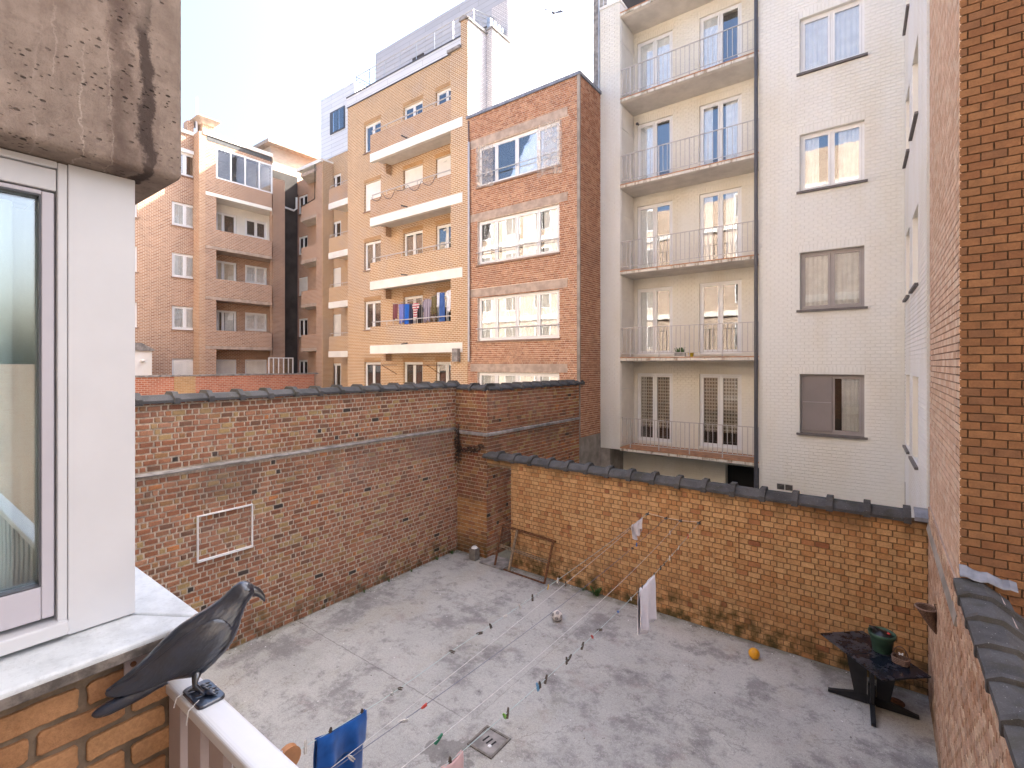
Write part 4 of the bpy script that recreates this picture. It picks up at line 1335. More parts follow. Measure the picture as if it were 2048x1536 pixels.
# walls right of the bay, down to the inner corner
MB().box(-34.5, -33.02, 16.9, 17.75, 0, 17.9).build('side_wall', 'west', b)
MB().box(-35.2, -34.0, 17.75, 19.3, 0, 17.6).build('side_wall', 'purple', b)
MB().box(-44, -34.02, 16.9, 19.3, 17.6, 18.3).build('side_parapet', 'west', b)
rb = MB(); rb.box(-42, -34.6, 17.55, 23, 18.3, 20.7); rb.build('roof_house', 'party_warm', b)
rb = MB(); rb.box(-42.5, -34.0, 17.1, 23.5, 20.7, 20.95); rb.build('roof_house_eaves', 'lintel', b)
ch = MB(); ch.box(-33.6, -32.6, 12.42, 13.06, 18.9, 19.68); cho = ch.build('chimney', 'west_pier', b)
cp = MB()
cp.ring_loft([[(-33.65, 12.38, 19.68), (-32.55, 12.38, 19.68), (-32.55, 13.1, 19.68), (-33.65, 13.1, 19.68)], [(-33.95, 12.08, 19.98), (-32.3, 12.08, 19.98), (-32.3, 13.35, 19.98), (-33.95, 13.35, 19.98)], [(-33.95, 12.08, 20.05), (-32.3, 12.08, 20.05), (-32.3, 13.35, 20.05), (-33.95, 13.35, 20.05)]])
cp.build('chimney_cap', 'lintel', cho)
MB().box(-33.6, -33.0, 11.75, 12.1, 19.12, 19.75).build('roof_vent', 'west', b)
MB().tube([(-33, 12.25, 19), (-33, 12.25, 21.3)], .06, 8).build('antenna', 'antenna', b)
pipe = MB(); pipe.tube([(-33.9, 17.8, 16.4), (-33.9, 18.9, 16.3), (-33.9, 19.1, 16.5), (-33.9, 19.1, 17.3)], .07, 8); pipe.build('drainpipe', 'pvc', b)

# garden wall and odds and ends in front of it
gw = thing('garden_wall', 'bright red garden wall with thin dark coping below the far left building', 'garden wall', (-26.7, 10, 0))
FG = FXp(-26.7)
MB().box(0, 16.15, 0, .25, 0, 4.60).build('wall', 'garden_red', gw, FG)
MB().box(8.95, 9.85, -.03, .0, 0, 4.60).build('pilaster', 'tan_deep', gw, FG)
mb = MB(); x = 0
while x < 16.1:
    mb.box(x + .005, x + .39, -.05, .3, 4.60 + random.uniform(0, .012), 4.66 + random.uniform(0, .03)); x += .4
stuff(mb.build('coping_tiles', 'ledge', gw, FG))
sh = thing('garden_shed', 'small white rendered shed wall at the far left end of the garden', 'shed', (-31, 8.6, 0))
MB().box(-32.5, -31, 7.2, 9.37, 0, 5.9).build('wall', 'white_wall', sh)
MB().prism([(7.1, 5.9), (9.45, 5.9), (9.45, 5.98), (8.9, 6.3), (7.1, 6.35)], -32.6, -30.9, 'x').build('roof', 'ledge', sh)
MB().lathe([(.0, 0), (.1, .03), (.1, .1), (0, .14)], 12, (-30.95, 8.95, 5.3)).build('wall_lamp', 'lamp_white', sh)
gf = thing('greenhouse_frame', 'white five-pane glazed frame standing against the far left building', 'frame', (-31, 16.4, 0))
m_ = MB(); frame_bars(m_, 15.6, 17.25, 2.0, 5.62, .06, 0, .06)
for i in range(1, 5): m_.box(15.6 + i * .33 - .025, 15.6 + i * .33 + .025, .005, .055, 2.06, 5.56)
m_.build('frame', 'pvc', gf, FXp(-31))
for i in range(5): MB().box(15.6 + i * .33 + .035, 15.6 + (i + 1) * .33 - .035, .025, .032, 2.06, 5.56).build('pane', 'glass', gf, FXp(-31))

# ------------------------------------------------------------------ home building: bay, window, slab
b = thing('home_building', 'near building corner with pitted concrete overhang, white window and brick base', 'building', (-2.5, -.4, 0))
XH = -1.53
F = FXp(XH)
MB().box(-4.2, XH - .3, -1.3, .5, 0, 4.45).build('core', 'home_far', b)
sheet(b, F, -1.3, .534, 0, 4.462, mat='mortar_home', ret=.32)
rects = lay(-1.3, .534, 4.435 - .068 * 20, 4.462, L=.176, h=.068, j=.0165, ph=.108 + .02)
near = [q for q in rects if q[1] > -.25 and q[3] > 3.75]
bricks(b, F, [q for q in rects if q not in near], 'brick_home', .002, .0035, .0025, yb=.011, most=0)
def rough_brick(a, bb, c, d, sd):
    """hand-laid brick face: wandering outline, worn corners."""
    pts = []
    rc = .006
    nx_ = max(4, int((bb - a) / .009)); nz_ = max(3, int((d - c) / .009))
    for i in range(nx_): pts.append((a + rc + (bb - a - 2 * rc) * i / (nx_ - 1), c))
    for i in range(nz_): pts.append((bb, c + rc + (d - c - 2 * rc) * i / (nz_ - 1)))
    for i in range(nx_): pts.append((bb - rc - (bb - a - 2 * rc) * i / (nx_ - 1), d))
    for i in range(nz_): pts.append((a, d - rc - (d - c - 2 * rc) * i / (nz_ - 1)))
    out = []
    for (x, z) in pts:
        k = mn.noise(Vector((x * 60, sd, z * 60))) * .0022 + mn.noise(Vector((x * 18, sd + 5, z * 18))) * .003
        k2 = mn.noise(Vector((x * 60, sd + 9, z * 60))) * .0022
        out.append((x + k, z + k2 + k * .5))
    cx_, cz_ = (a + bb) / 2, (c + d) / 2
    r0 = [(x, .011, z) for x, z in out]
    r1 = [(x, -.0005, z) for x, z in out]
    r2 = [(x + (.0022 if x < cx_ else -.0022), -.0022, z + (.0022 if z < cz_ else -.0022)) for x, z in out]
    m2 = MB(); m2.ring_loft([r0, r1, r2])
    o = m2.build('brick', 'brick_home', b, F)
    o['rnd'] = random.random()
for i, q in enumerate(near): rough_brick(*q, i * 3.7)
FE = Matrix.Translation((0, .534, 0)) @ Matrix.Rotation(R(180), 4, 'Z')
bricks(b, FE, lay(1.53, 4.2, 2.4, 4.46, L=.176, h=.068, j=.0165), 'brick_home', .004, .0035, .0025, most=0)
# stone sill in two mitred pieces
def sill_piece(poly_top, z1, z0, name):
    bm = bmesh.new()
    vs = [bm.verts.new((x, y, z1)) for x, y in poly_top]; vb = [bm.verts.new((x, y, z0)) for x, y in poly_top]
    bm.faces.new(vs); bm.faces.new(vb[::-1])
    n = len(vs)
    for i in range(n): bm.faces.new((vs[i], vb[i], vb[(i + 1) % n], vs[(i + 1) % n]))
    bmesh.ops.recalc_face_normals(bm, faces=bm.faces[:])
    ed = [e for e in bm.edges if abs(e.verts[0].co.z - e.verts[1].co.z) < 1e-6 and e.verts[0].co.z > (z0 + z1) / 2]
    bmesh.ops.bevel(bm, geom=ed, offset=.009, segments=3, affect='EDGES', profile=.5)
    me = bpy.data.meshes.new(name); bm.to_mesh(me); bm.free()
    me.materials.append(M['sill_stone'])
    return link(name, me, b)
sill_piece([(-1.70, -1.25), (-1.49, -1.25), (-1.49, .575), (-1.655, .47), (-1.70, .43)], 4.502, 4.465, 'window_sill')
sill_piece([(-1.4915, .5775), (-3.2, .5775), (-3.2, .44), (-1.71, .44), (-1.657, .473)], 4.502, 4.465, 'window_sill')
MB().bbox(-1.493, -1.4885, -1.25, .572, 4.4635, 4.488, .002).build('sill_edge', 'cement_dark', b)
# bay cladding, frame, glass
XW = -1.66
MB().bbox(-1.70, XW, .3215, .463, 4.506, 5.712, .003).build('corner_panel', 'alu_white', b)
MB().bbox(-3.2, -1.702, .40, .455, 4.506, 5.712, .003).build('corner_panel', 'alu_white', b)
win = MB()
win.bbox(-1.72, XW - .004, .302, .321, 4.535, 5.710, .003)      # post
win.bbox(-1.72, XW - .01, -1.2, .301, 5.638, 5.692, .003)      # head
win.bbox(-1.72, XW - .002, -1.2, .301, 5.694, 5.711, .002)
win.bbox(-1.76, XW + .012, -1.2, .321, 4.513, 4.548, .004)     # bottom drip rail
wo = win.build('window', 'alu_white', b)
sash = MB()
sash.bbox(-1.735, XW - .018, .2745, .299, 4.56, 5.634, .003)
sash.bbox(-1.735, XW - .018, -1.2, .274, 4.56, 4.642, .003)
sash.bbox(-1.735, XW - .018, -1.2, .274, 5.625, 5.635, .001)
sash.build('sash', 'alu_pink', wo)
MB().box(-1.712, -1.704, -1.2, .275, 4.64, 5.63).build('pane', 'glass_near', wo)
ga = MB(); ga.box(-1.7035, -1.6795, .2705, .2744, 4.643, 5.624); ga.box(-1.7035, -1.6795, -1.2, .2704, 4.6425, 4.646); ga.box(-1.7035, -1.6795, -1.2, .2704, 5.621, 5.6245)
ga.build('gasket', 'pipe_dark', wo)
drape(wo, FXp(-1.79), -.9, .238, 4.45, 5.62, .0, 'curtain', 12, .008)
drape(wo, FXp(-1.86), .20, .326, 4.45, 5.62, .0, 'curtain', 2, .006)
MB().box(-3.2, -2.6, -1.2, .39, 4.3, 5.75).build('room_back', 'curtain', wo)
MB().box(-2.9, -1.74, .33, .398, 4.3, 5.71).build('room_side', 'beam', wo)
MB().box(-3.2, -1.5, -1.3, -1.22, 4.3, 5.75).build('room_side', 'beam', wo)
hd = MB(); hd.bbox(-1.80, -1.765, -.02, .0, 5.0, 5.2, .004); hd.build('handle', 'alu_white', wo)
sl = bmesh.new()
bmesh.ops.create_cube(sl, size=1)
for v in sl.verts: v.co = Vector((-3.4 + (v.co.x + .5) * 1.83, -1.3 + (v.co.y + .5) * 1.85, 5.714 + (v.co.z + .5) * 1.5))
bmesh.ops.bevel(sl, geom=sl.edges[:], offset=.022, segments=6, affect='EDGES', profile=.5)
me = bpy.data.meshes.new('concrete_overhang'); sl.to_mesh(me); sl.free(); me.materials.append(M['slab'])
me.polygons.foreach_set('use_smooth', [True] * len(me.polygons))
link('concrete_overhang', me, b)
# railing bracket on the brick
br = MB(); br.bbox(-1.532, -1.522, .402, .50, 4.395, 4.458, .002)
bo = br.build('rail_bracket', 'rail_slat', b)
MB().tube([(-1.523, .42, 4.436), (-1.518, .42, 4.436)], .0065, 12).build('screw', 'rust', bo)
# facade behind the camera
hf = MB(); hf.box(-46, 9, -12, -1.32, 0, 17); hf.build('rear_wall', 'home_far', b)
for k in range(5):
    MB().box(-46, 9, -1.36, -1.18, 2.9 + k * 3.05 - .35, 2.9 + k * 3.05).build('floor_band', 'beam', b)
    for x in (-36.5, -33.5, -30.2, -27.4, -24.5, -21.6, -18.6, -15.4, -12.3, -8.2, -5.8, 1.8, 4.2):
        w0 = MB().box(x, x + 1.5, -1.34, -1.29, 3.4 + k * 3.05, 5.1 + k * 3.05).build('window', 'pvc', b)
        for q in (0, 1): MB().box(x + .08 + q * .69, x + .73 + q * .69, -1.29, -1.285, 3.48 + k * 3.05, 5.02 + k * 3.05).build('pane', 'interior', w0)
MB().box(XH + .002, 2.6, -1.3, .58, 3.05, 3.24).build('balcony_floor', 'cement', b)

# balcony railing
rl = thing('balcony_railing', 'silver flat-topped balcony railing with taupe slats under the crow', 'railing', (0, .53, 3.24))
pr = []
for i in range(25):
    a = i / 24 * 2 * math.pi
    cx_ = .5270; hw, hh, rr = .034, .019, .016
    sx = max(-1, min(1, math.cos(a) * 1.6)); sz = math.sin(a)
    e = 2 / 5
    px_ = abs(math.cos(a)) ** e * (1 if math.cos(a) >= 0 else -1); pz_ = abs(math.sin(a)) ** e * (1 if math.sin(a) >= 0 else -1)
    pr.append((cx_ + hw * px_, 4.331 + hh * pz_))
m_ = MB(); m_.prism(pr[:-1], -1.527, 2.6, 'x')
o = m_.build('top_rail', 'rail_alu', rl)
slm = MB(); slm.bbox(0, .077, 0, .02, 0, 1.06, .002); slm_me = slm.mesh('slat', 'rail_slat')
x = -1.522
while x < 2.5:
    link('slat', slm_me, rl, Matrix.Translation((x, .498, 3.255)))
    x += .1245
MB().box(-1.527, 2.6, .495, .56, 3.242, 3.256).build('bottom_rail', 'rail_slat', rl)

# ------------------------------------------------------------------ crow decoy
CROW = Matrix.Translation((-1.387, .531, 4.3585)) @ Matrix.Rotation(R(68.3), 4, 'Z')
cr = thing('crow_decoy', 'blue-black plastic crow decoy perched on the balcony railing', 'crow decoy', (0, 0, 0))
cr.matrix_basis = CROW
# sections: back point (x, z), belly point (x, z), half width
body_p = [(-0.1852, 0.0786, -0.1814, 0.0612, 0.0044), (-0.1579, 0.0967, -0.15, 0.054, 0.0152), (-0.1218, 0.1241, -0.1054, 0.0538, 0.0225), (-0.0845, 0.1601, -0.0632, 0.055, 0.0289), (-0.0525, 0.1855, -0.0284, 0.0494, 0.0338), (-0.024, 0.2, 0.0029, 0.0542, 0.0358), (-0.0016, 0.2101, 0.0328, 0.077, 0.0348), (0.0212, 0.2216, 0.0586, 0.1026, 0.0314), (0.0374, 0.231, 0.0765, 0.1364, 0.0265), (0.0496, 0.2408, 0.0869, 0.1722, 0.0225), (0.0586, 0.2487, 0.0952, 0.1963, 0.0211), (0.0676, 0.257, 0.104, 0.2108, 0.0211), (0.0801, 0.2629, 0.1095, 0.2192, 0.0201), (0.0947, 0.2623, 0.1119, 0.2214, 0.0171), (0.107, 0.2555, 0.1149, 0.2221, 0.0127), (0.1139, 0.2475, 0.1179, 0.2241, 0.0073), (0.1169, 0.2412, 0.1189, 0.2295, 0.0029)]
tail_p = [(-0.0782, 0.0716, -0.0739, 0.0482, 0.0135), (-0.1054, 0.0653, -0.0971, 0.042, 0.0162), (-0.134, 0.0598, -0.1259, 0.0304, 0.0181), (-0.1658, 0.052, -0.1599, 0.0208, 0.0186), (-0.1948, 0.0426, -0.1891, 0.0134, 0.0162), (-0.2138, 0.0324, -0.2109, 0.0143, 0.0108), (-0.2213, 0.0254, -0.2201, 0.0202, 0.0034)]
wing_p = [(0.0586, 0.1688, 0.0645, 0.148, 0.0015), (0.0421, 0.1869, 0.0562, 0.1202, 0.0049), (0.012, 0.1909, 0.0281, 0.096, 0.0064), (-0.035, 0.1719, -0.0173, 0.0781, 0.0066), (-0.0887, 0.1356, -0.0739, 0.0676, 0.0059), (-0.142, 0.0977, -0.1279, 0.0552, 0.0047), (-0.1775, 0.0797, -0.1707, 0.0538, 0.0034), (-0.1925, 0.072, -0.191, 0.0592, 0.0022), (-0.1962, 0.0689, -0.1954, 0.0642, 0.001)]
wing_y = [.0265, .0285, .031, .031, .0255, .0185, .011, .007, .005]
beak_p = [(0.106, 0.2515, 0.109, 0.2195, 0.0115), (0.1194, 0.2445, 0.1195, 0.2155, 0.0088), (0.1302, 0.2335, 0.1268, 0.2105, 0.0066), (0.1382, 0.22, 0.1330, 0.2035, 0.0044), (0.1422, 0.2075, 0.1382, 0.1975, 0.0027), (0.1417, 0.1977, 0.1407, 0.1956, 0.0007)]
def refine(P, k=4):
    """Catmull-Rom refinement of section tuples."""
    out = []
    for i in range(len(P) - 1):
        p0, p1, p2, p3 = P[max(0, i - 1)], P[i], P[i + 1], P[min(len(P) - 1, i + 2)]
        for j in range(k):
            t = j / k
            out.append([.5 * (2 * b1 + (c - a) * t + (2 * a - 5 * b1 + 4 * c - d) * t * t + (-a + 3 * b1 - 3 * c + d) * t ** 3) for a, b1, c, d in zip(p0, p1, p2, p3)])
    out.append(list(P[-1]))
    return out
def sections(P, n=28, relief=0, sgn=1):
    rings = []
    for i, q in enumerate(P):
        tx, tz, bx, bz, wd = q[:5]; yo = q[5] * sgn if len(q) > 5 else 0
        ring = []
        for k in range(n):
            a = k * 2 * math.pi / n
            ca, sa = math.cos(a), math.sin(a)
            f = 1
            if relief:
                x_ = (tx + bx) / 2
                f = 1 + relief * (math.sin(a * 9 + i * .18) * .5 + mn.noise(Vector((i * .55, a * 5.0, 3.1))) * .9)
            ring.append(((tx + bx) / 2 + (tx - bx) / 2 * ca * f, yo + wd * sa * f, (tz + bz) / 2 + (tz - bz) / 2 * ca * f))
        rings.append(ring)
    return rings
mb = MB()
mb.ring_loft(sections(refine(body_p), relief=.018))
mb.ring_loft(sections(refine(tail_p), relief=.03))
mb.build('body', 'crow', cr, CROW, smooth=True)
for s_ in (-1, 1):
    P2 = refine([(*a, y) for a, y in zip(wing_p, wing_y)])
    MB().ring_loft(sections(P2, relief=.05, sgn=s_)).build('wing', 'crow', cr, CROW, smooth=True)
MB().ring_loft(sections(refine(beak_p), n=16)).build('beak', 'crow_smooth', cr, CROW, smooth=True)
for s_ in (-1, 1):
    e = MB(); e.lathe([(.0, -.0032), (.0024, -.002), (.0034, 0), (.0024, .002), (.0, .0032)], 10); e.build('eye', 'eye', cr, CROW @ Matrix.Translation((.1015, s_ * .0158, .2405)), smooth=True)
for s_, fx in ((-1, .004), (1, -.012)):
    lg = MB(); y = s_ * .0165
    lg.tube([(-.014, y * .8, .066), (-.019, y, .034), (fx - .008, y, .012), (fx, y, .0035)], [.013, .0058, .0048, .0055], 10)
    for ang in (-32, 0, 32, 180):
        a = R(ang); ln = .030 if ang != 180 else .022
        lg.tube([(fx, y, .0035), (fx + ln * .5 * math.cos(a), y + ln * .5 * math.sin(a), .0055), (fx + ln * math.cos(a), y + ln * math.sin(a), .0025)], [.005, .0042, .001], 8)
    lg.build('leg', 'crow_smooth', cr, CROW, smooth=True)
pl = MB()
PLM = Matrix.Translation((-1.387, .531, 4.3502)) @ Matrix.Rotation(R(0), 4, 'Z')
pts = []
for (cx_, cy_, a0) in ((.042, .018, 0), (-.042, .018, 90), (-.042, -.018, 180), (.042, -.018, 270)):
    for i in range(6):
        a = R(a0 + 18 * i); pts.append((cx_ + .014 * math.cos(a), cy_ + .014 * math.sin(a)))
pl.ring_loft([[(x, y, 0) for x, y in pts], [(x, y, .006) for x, y in pts], [(x * .97, y * .95, .008) for x, y in pts]])
pl.build('base_plate', 'crow_smooth', cr, PLM)
tw = MB(); tw.tube([(-1.428, .478, 4.33), (-1.428, .484, 4.352), (-1.428, .52, 4.3602)], .0012, 6); tw.tube([(-1.35, .478, 4.32), (-1.352, .484, 4.352), (-1.36, .51, 4.3602)], .0012, 6)
tw.build('nylon_tie', 'rope_white', cr)

# ------------------------------------------------------------------ washing lines, pegs, laundry
LINES = {1: ((-3.914, 9.97, 2.047), (-3.098, 1.7, 2.632), .078), 2: ((-3.515, 9.97, 2.035), (-3.036, 1.7, 2.395), .115), 5: ((-3.914, 9.97, 2.047), (-3.036, 1.7, 2.395), .06),
         3: ((-3.219, 9.97, 2.036), (-2.443, 1.7, 2.634), .14), 4: ((-2.855, 9.97, 2.066), (-2.443, 1.7, 2.426), .178)}
def lp(k, t):
    A, B, s = LINES[k]
    p = Vector(A).lerp(Vector(B), t)
    p.z -= 4 * s * t * (1 - t)
    if k == 1: p.z -= .03 * max(0, math.sin((t - .8) / .2 * math.pi)) if t > .8 else 0
    return p
tl_ = thing('washing_line', 'left pulley washing line carrying the blue towel', 'washing line', (-3.07, 1.62, 0))
for k, mt, r in ((1, 'rope_green', .0026), (5, 'rope_white', .0026), (2, 'rope_dark', .0028)):
    MB().tube([lp(k, i / 40) for i in range(41)], r, 5).build('cord', mt, tl_)
tr_ = thing('washing_line', 'right pulley washing line carrying the long white towel', 'washing line', (-2.44, 1.62, 0))
for k, mt, r in ((3, 'rope_white', .0024), (4, 'rope_green', .0028)):
    MB().tube([lp(k, i / 40) for i in range(41)], r, 5).build('cord', mt, tr_)
MB().tube([(-3.914, 10.0, 2.05), (-3.515, 9.98, 2.03), (-3.2, 9.98, 2.035), (-2.855, 10.0, 2.066)], .004, 5).build('cord', 'rope_white', tr_)
for root, P in ((tl_, (-3.045, 1.66, 2.665)), (tr_, (-2.443, 1.64, 2.53))):
    MB().tube([(P[0] - .02, P[1] - .05, 0), (P[0] - .02, P[1] - .05, P[2] + .06)], .022, 8).build('post', 'steel', root)
    pu = MB(); pu.lathe([(.0, -.022), (.075, -.022), (.06, -.008), (.06, .008), (.075, .022), (0, .022)], 18)
    pu.build('pulley', 'terracotta', root, Matrix.Translation(P) @ Matrix.Rotation(R(90), 4, 'Y'), smooth=False)
for root, A in ((tl_, LINES[1][0]), (tl_, LINES[2][0]), (tr_, LINES[3][0]), (tr_, LINES[4][0])):
    an = MB(); an.tube([(A[0], 10.055, A[2]), (A[0], 9.96, A[2])], .010, 6); an.lathe([(.0, -.012), (.035, -.012), (.028, 0), (.035, .012), (0, .012)], 12, (A[0], 9.96, A[2] - .01))
    an.build('wall_eye', 'pipe_dark', root)

def peg_mesh(mat):
    mb = MB()
    for s in (-1, 1):
        mb.prism([(s * .003, -.036), (s * .0095, -.036), (s * .011, .0), (s * .006, .030), (s * .0015, .034), (s * .0015, .0)], -.005, .005, 'x')
    mb.tube([(-.006, -.008, .006), (.006, -.008, .006), (.006, .008, .006), (-.006, .008, .006)], .0015, 4)
    return mb.mesh('clothes_peg', mat)
PM = {k: peg_mesh(v) for k, v in PEG.items()}
ORD = ['first', 'second', 'third', 'fourth', 'fifth', 'sixth', 'seventh', 'eighth', 'ninth', 'tenth', 'eleventh', 'twelfth', 'thirteenth']
CN = {'wood': 'dark wooden', 'pale': 'pale wooden', 'red': 'red', 'blue': 'dark blue', 'lightblue': 'light blue', 'yellow': 'yellow', 'green': 'dark green', 'lime': 'lime green'}
PEGS = {1: [(.518, 'pale'), (.552, 'yellow'), (.589, 'pale'), (.603, 'wood'), (.64, 'pale'), (.68, 'pale'), (.715, 'wood'), (.74, 'wood'), (.795, 'wood'), (.878, 'wood'), (.889, 'pale'), (.927, 'wood'), (.962, 'wood'), (.986, 'pale')],
        2: [(.06, 'wood'), (.215, 'blue'), (.24, 'wood'), (.856, 'red'), (.885, 'pale'), (.947, 'pale')],
        5: [(.14, 'wood'), (.495, 'wood')],
        3: [(.103, 'pale'), (.905, 'green')],
        4: [(.10, 'red'), (.176, 'pale'), (.223, 'pale'), (.24, 'pale'), (.276, 'wood'), (.298, 'wood'), (.337, 'wood'), (.401, 'wood'), (.418, 'wood'), (.453, 'pale'), (.509, 'blue'), (.578, 'wood'), (.602, 'red'), (.632, 'wood'), (.669, 'wood'), (.677, 'wood'), (.728, 'wood'), (.742, 'wood'), (.747, 'lightblue'), (.806, 'wood'), (.812, 'lime'), (.895, 'wood')]}
WHICH = {1: 'the blue towel cord', 2: 'the dark left cord', 5: 'the thin white left cord', 3: 'the inner right cord', 4: 'the long white towel cord'}
cnt = {}
ontowel = {(1, 11), (1, 12), (4, 6), (4, 7), (4, 8), (4, 21)}
for k, lst in PEGS.items():
    tot = {}
    for t, c in lst: tot[c] = tot.get(c, 0) + 1
    for i, (t, c) in enumerate(lst):
        p = lp(k, t)
        cnt[(k, c)] = cnt.get((k, c), 0) + 1
        q = ORD[cnt[(k, c)] - 1] + ' ' if tot[c] > 1 else ''
        lab = f'{q}{CN[c]} clothes peg from the wall on {WHICH[k]}'
        tilt = random.choice((1, 1, 1, -1)) * random.uniform(0, 1.0) if (k, i) not in ontowel else random.uniform(-.2, .2)
        side = random.random() < .1 and (k, i) not in ontowel
        Mx = Matrix.Translation(p + Vector((0, 0, -.004 if (k, i) not in ontowel else -.002))) @ Matrix.Rotation(R(random.uniform(-20, 20)), 4, 'Z') @ Matrix.Rotation(tilt if not side else R(80), 4, 'X') @ Matrix.Rotation(R(random.uniform(-15, 15)), 4, 'Y') @ Matrix.Scale(1.15, 4)
        o = link('clothes_peg', PM[c], None, Mx)
        tag(o, lab, 'clothes peg', 'pegs on the washing lines')

def hanging(name, label, k, t0, t1, drop0, drop1, mat, back=.5, nx=26, nz=16, fold=.018, folds=3, cat='towel', seed=1, hemslope=0., bunch=0.):
    """cloth folded over a cord: front sheet, back sheet, real thickness."""
    rnd = random.Random(seed)
    ph = rnd.random() * 6
    mb = MB()
    A = lp(k, t0); B = lp(k, t1)
    d = (B - A); d.z = 0; d.normalize()
    side = Vector((d.y, -d.x, 0))
    for sgn, fac in ((1, 1.0), (-1, back)):
        top = []
        def P(i, j, off):
            u = i / nx; v = j / nz
            p = lp(k, t0 + (t1 - t0) * u)
            drop = (drop0 + (drop1 - drop0) * u) * fac
            s = math.sin(u * folds * 6.283 + ph) * fold * (.25 + v) + math.sin(u * folds * 2.1 * 6.283 + ph * 2) * fold * .3 * v
            p = p + side * (sgn * (.006 + .012 * min(1, v * 4)) + s + off * sgn)
            pin = bunch * v * (u - .5)
            p = p + d * (pin * -1)
            p.z -= drop * v + .02 * math.sin(u * 3.14) * (1 - v) * (1 if bunch or True else 0) * .6 + hemslope * v * math.sin(u * 7 + ph) * .03
            p.z += .006
            return p
        vs = [P(i, j, o)[:] for o in (0, .004) for j in range(nz + 1) for i in range(nx + 1)]
        N = (nx + 1) * (nz + 1); fs = []
        for o in (0, 1):
            for j in range(nz):
                for i in range(nx):
                    a = o * N + j * (nx + 1) + i
                    fs.append((a, a + 1, a + nx + 2, a + nx + 1) if o else (a, a + nx + 1, a + nx + 2, a + 1))
        for i in range(nx):
            for j in (0, nz):
                a = j * (nx + 1) + i; fs.append((a, a + 1, a + 1 + N, a + N))
        for j in range(nz):
            for i in (0, nx):
                a = j * (nx + 1) + i; b2 = a + nx + 1; fs.append((a, b2, b2 + N, a + N))
        mb.add(vs, fs)
    # strip over the cord
    o = mb.build(name, mat, None, None, smooth=True)
    return tag(o, label, cat)
hanging('towel', 'bright blue towel folded over the left washing line', 1, .922, .976, .52, .50, 'towel_blue', .45, folds=2, fold=.02, seed=3)
hanging('towel', 'long white towel hanging from the right washing line', 4, .337, .418, .72, .66, 'cloth_white', .93, folds=2, fold=.03, seed=5, hemslope=1)
hanging('towel', 'pale pink towel end on the right washing line at the bottom edge', 4, .878, .905, .35, .35, 'cloth_pink', .8, folds=1, seed=8)
hanging('cloth', 'small white cloth hanging on the left line near the wall', 1, .045, .125, .34, .27, 'cloth_white', .7, folds=2, fold=.03, seed=9, bunch=.28, cat='cloth', hemslope=2)

# ------------------------------------------------------------------ things in the yard
def ball(name, label, p, r, mat):
    bm = bmesh.new(); bmesh.ops.create_icosphere(bm, subdivisions=4, radius=r)
    if True:
        from mathutils import noise as _n
        for v in bm.verts:
            d = v.co.normalized(); f = _n.cell(d * 1.9) * 0
            v.co = d * (r * (1 + f))
    me = bpy.data.meshes.new(name); bm.to_mesh(me); bm.free()
    me.polygons.foreach_set('use_smooth', [True] * len(me.polygons)); me.materials.append(M[mat])
    o = link(name, me, None, Matrix.Translation((p[0], p[1], r)) @ Matrix.Rotation(.6, 4, 'X'))
    return tag(o, label, 'ball')
def football():
    bm = bmesh.new(); bmesh.ops.create_icosphere(bm, subdivisions=1, radius=1)
    ico = [v.co.normalized() for v in bm.verts][:]
    bm.free()
    bm = bmesh.new(); bmesh.ops.create_icosphere(bm, subdivisions=5, radius=1)
    base = bmesh.new(); bmesh.ops.create_icosphere(base, subdivisions=1, radius=1)
    five = [v.co.normalized() for v in base.verts if len(v.link_edges) == 5]
    base.free()
    r = .107
    for f in bm.faces:
        c = f.calc_center_median().normalized()
        a = max(c.dot(p) for p in five)
        f.material_index = 1 if a > math.cos(.36) else 0
        f.smooth = True
    for v in bm.verts:
        c = v.co.normalized()
        a = math.acos(min(1, max(c.dot(p) for p in five)))
        seam = max(0, 1 - abs(a - .36) / .035)
        v.co = c * r * (1 - .012 * seam)
    me = bpy.data.meshes.new('football'); bm.to_mesh(me); bm.free()
    me.materials.append(simple('scuffed_white_leather2', (.68, .63, .58), .6, var=.25, scale=14)); me.materials.append(simple('worn_grey_panel', (.27, .25, .25), .6, var=.3, scale=18))
    o = link('football', me, None, Matrix.Translation((-5.226, 8.49, r)) @ Matrix.Rotation(.5, 4, 'X') @ Matrix.Rotation(.4, 4, 'Y'))
    tag(o, 'white football with grey panels lying on the concrete', 'ball')
football()
def yellow_ball():
    r = .092
    bm = bmesh.new(); bmesh.ops.create_icosphere(bm, subdivisions=5, radius=1)
    for v in bm.verts:
        c = v.co.normalized()
        g_ = min(abs(c.x), abs(c.y), abs(c.z), abs(c.x - c.y) / 1.4, abs(c.y - c.z) / 1.4)
        v.co = c * r * (1 - .02 * max(0, 1 - g_ / .035))
    for f in bm.faces: f.smooth = True
    me = bpy.data.meshes.new('yellow_ball'); bm.to_mesh(me); bm.free()
    me.materials.append(simple('yellow_rubber2', (.72, .33, .012), .5, var=.12, scale=14))
    o = link('ball', me, None, Matrix.Translation((-1.77, 9.48, r)) @ Matrix.Rotation(.5, 4, 'X') @ Matrix.Rotation(.3, 4, 'Z'))
    tag(o, 'orange-yellow ball near the back wall', 'ball')
yellow_ball()
bl = thing('concrete_block', 'small grey block with white lump on top by the doorway', 'block', (-8.63, 9.86, 0))
MB().bbox(-8.73, -8.53, 9.74, 9.94, 0, .30, .012).build('block', 'block', bl)
cp = MB(); cp.lathe([(.09, 0), (.085, .02), (.05, .05), (.0, .06)], 9, (-8.63, 9.84, .30)); cp.build('plaster_lump', 'white_wall', bl)
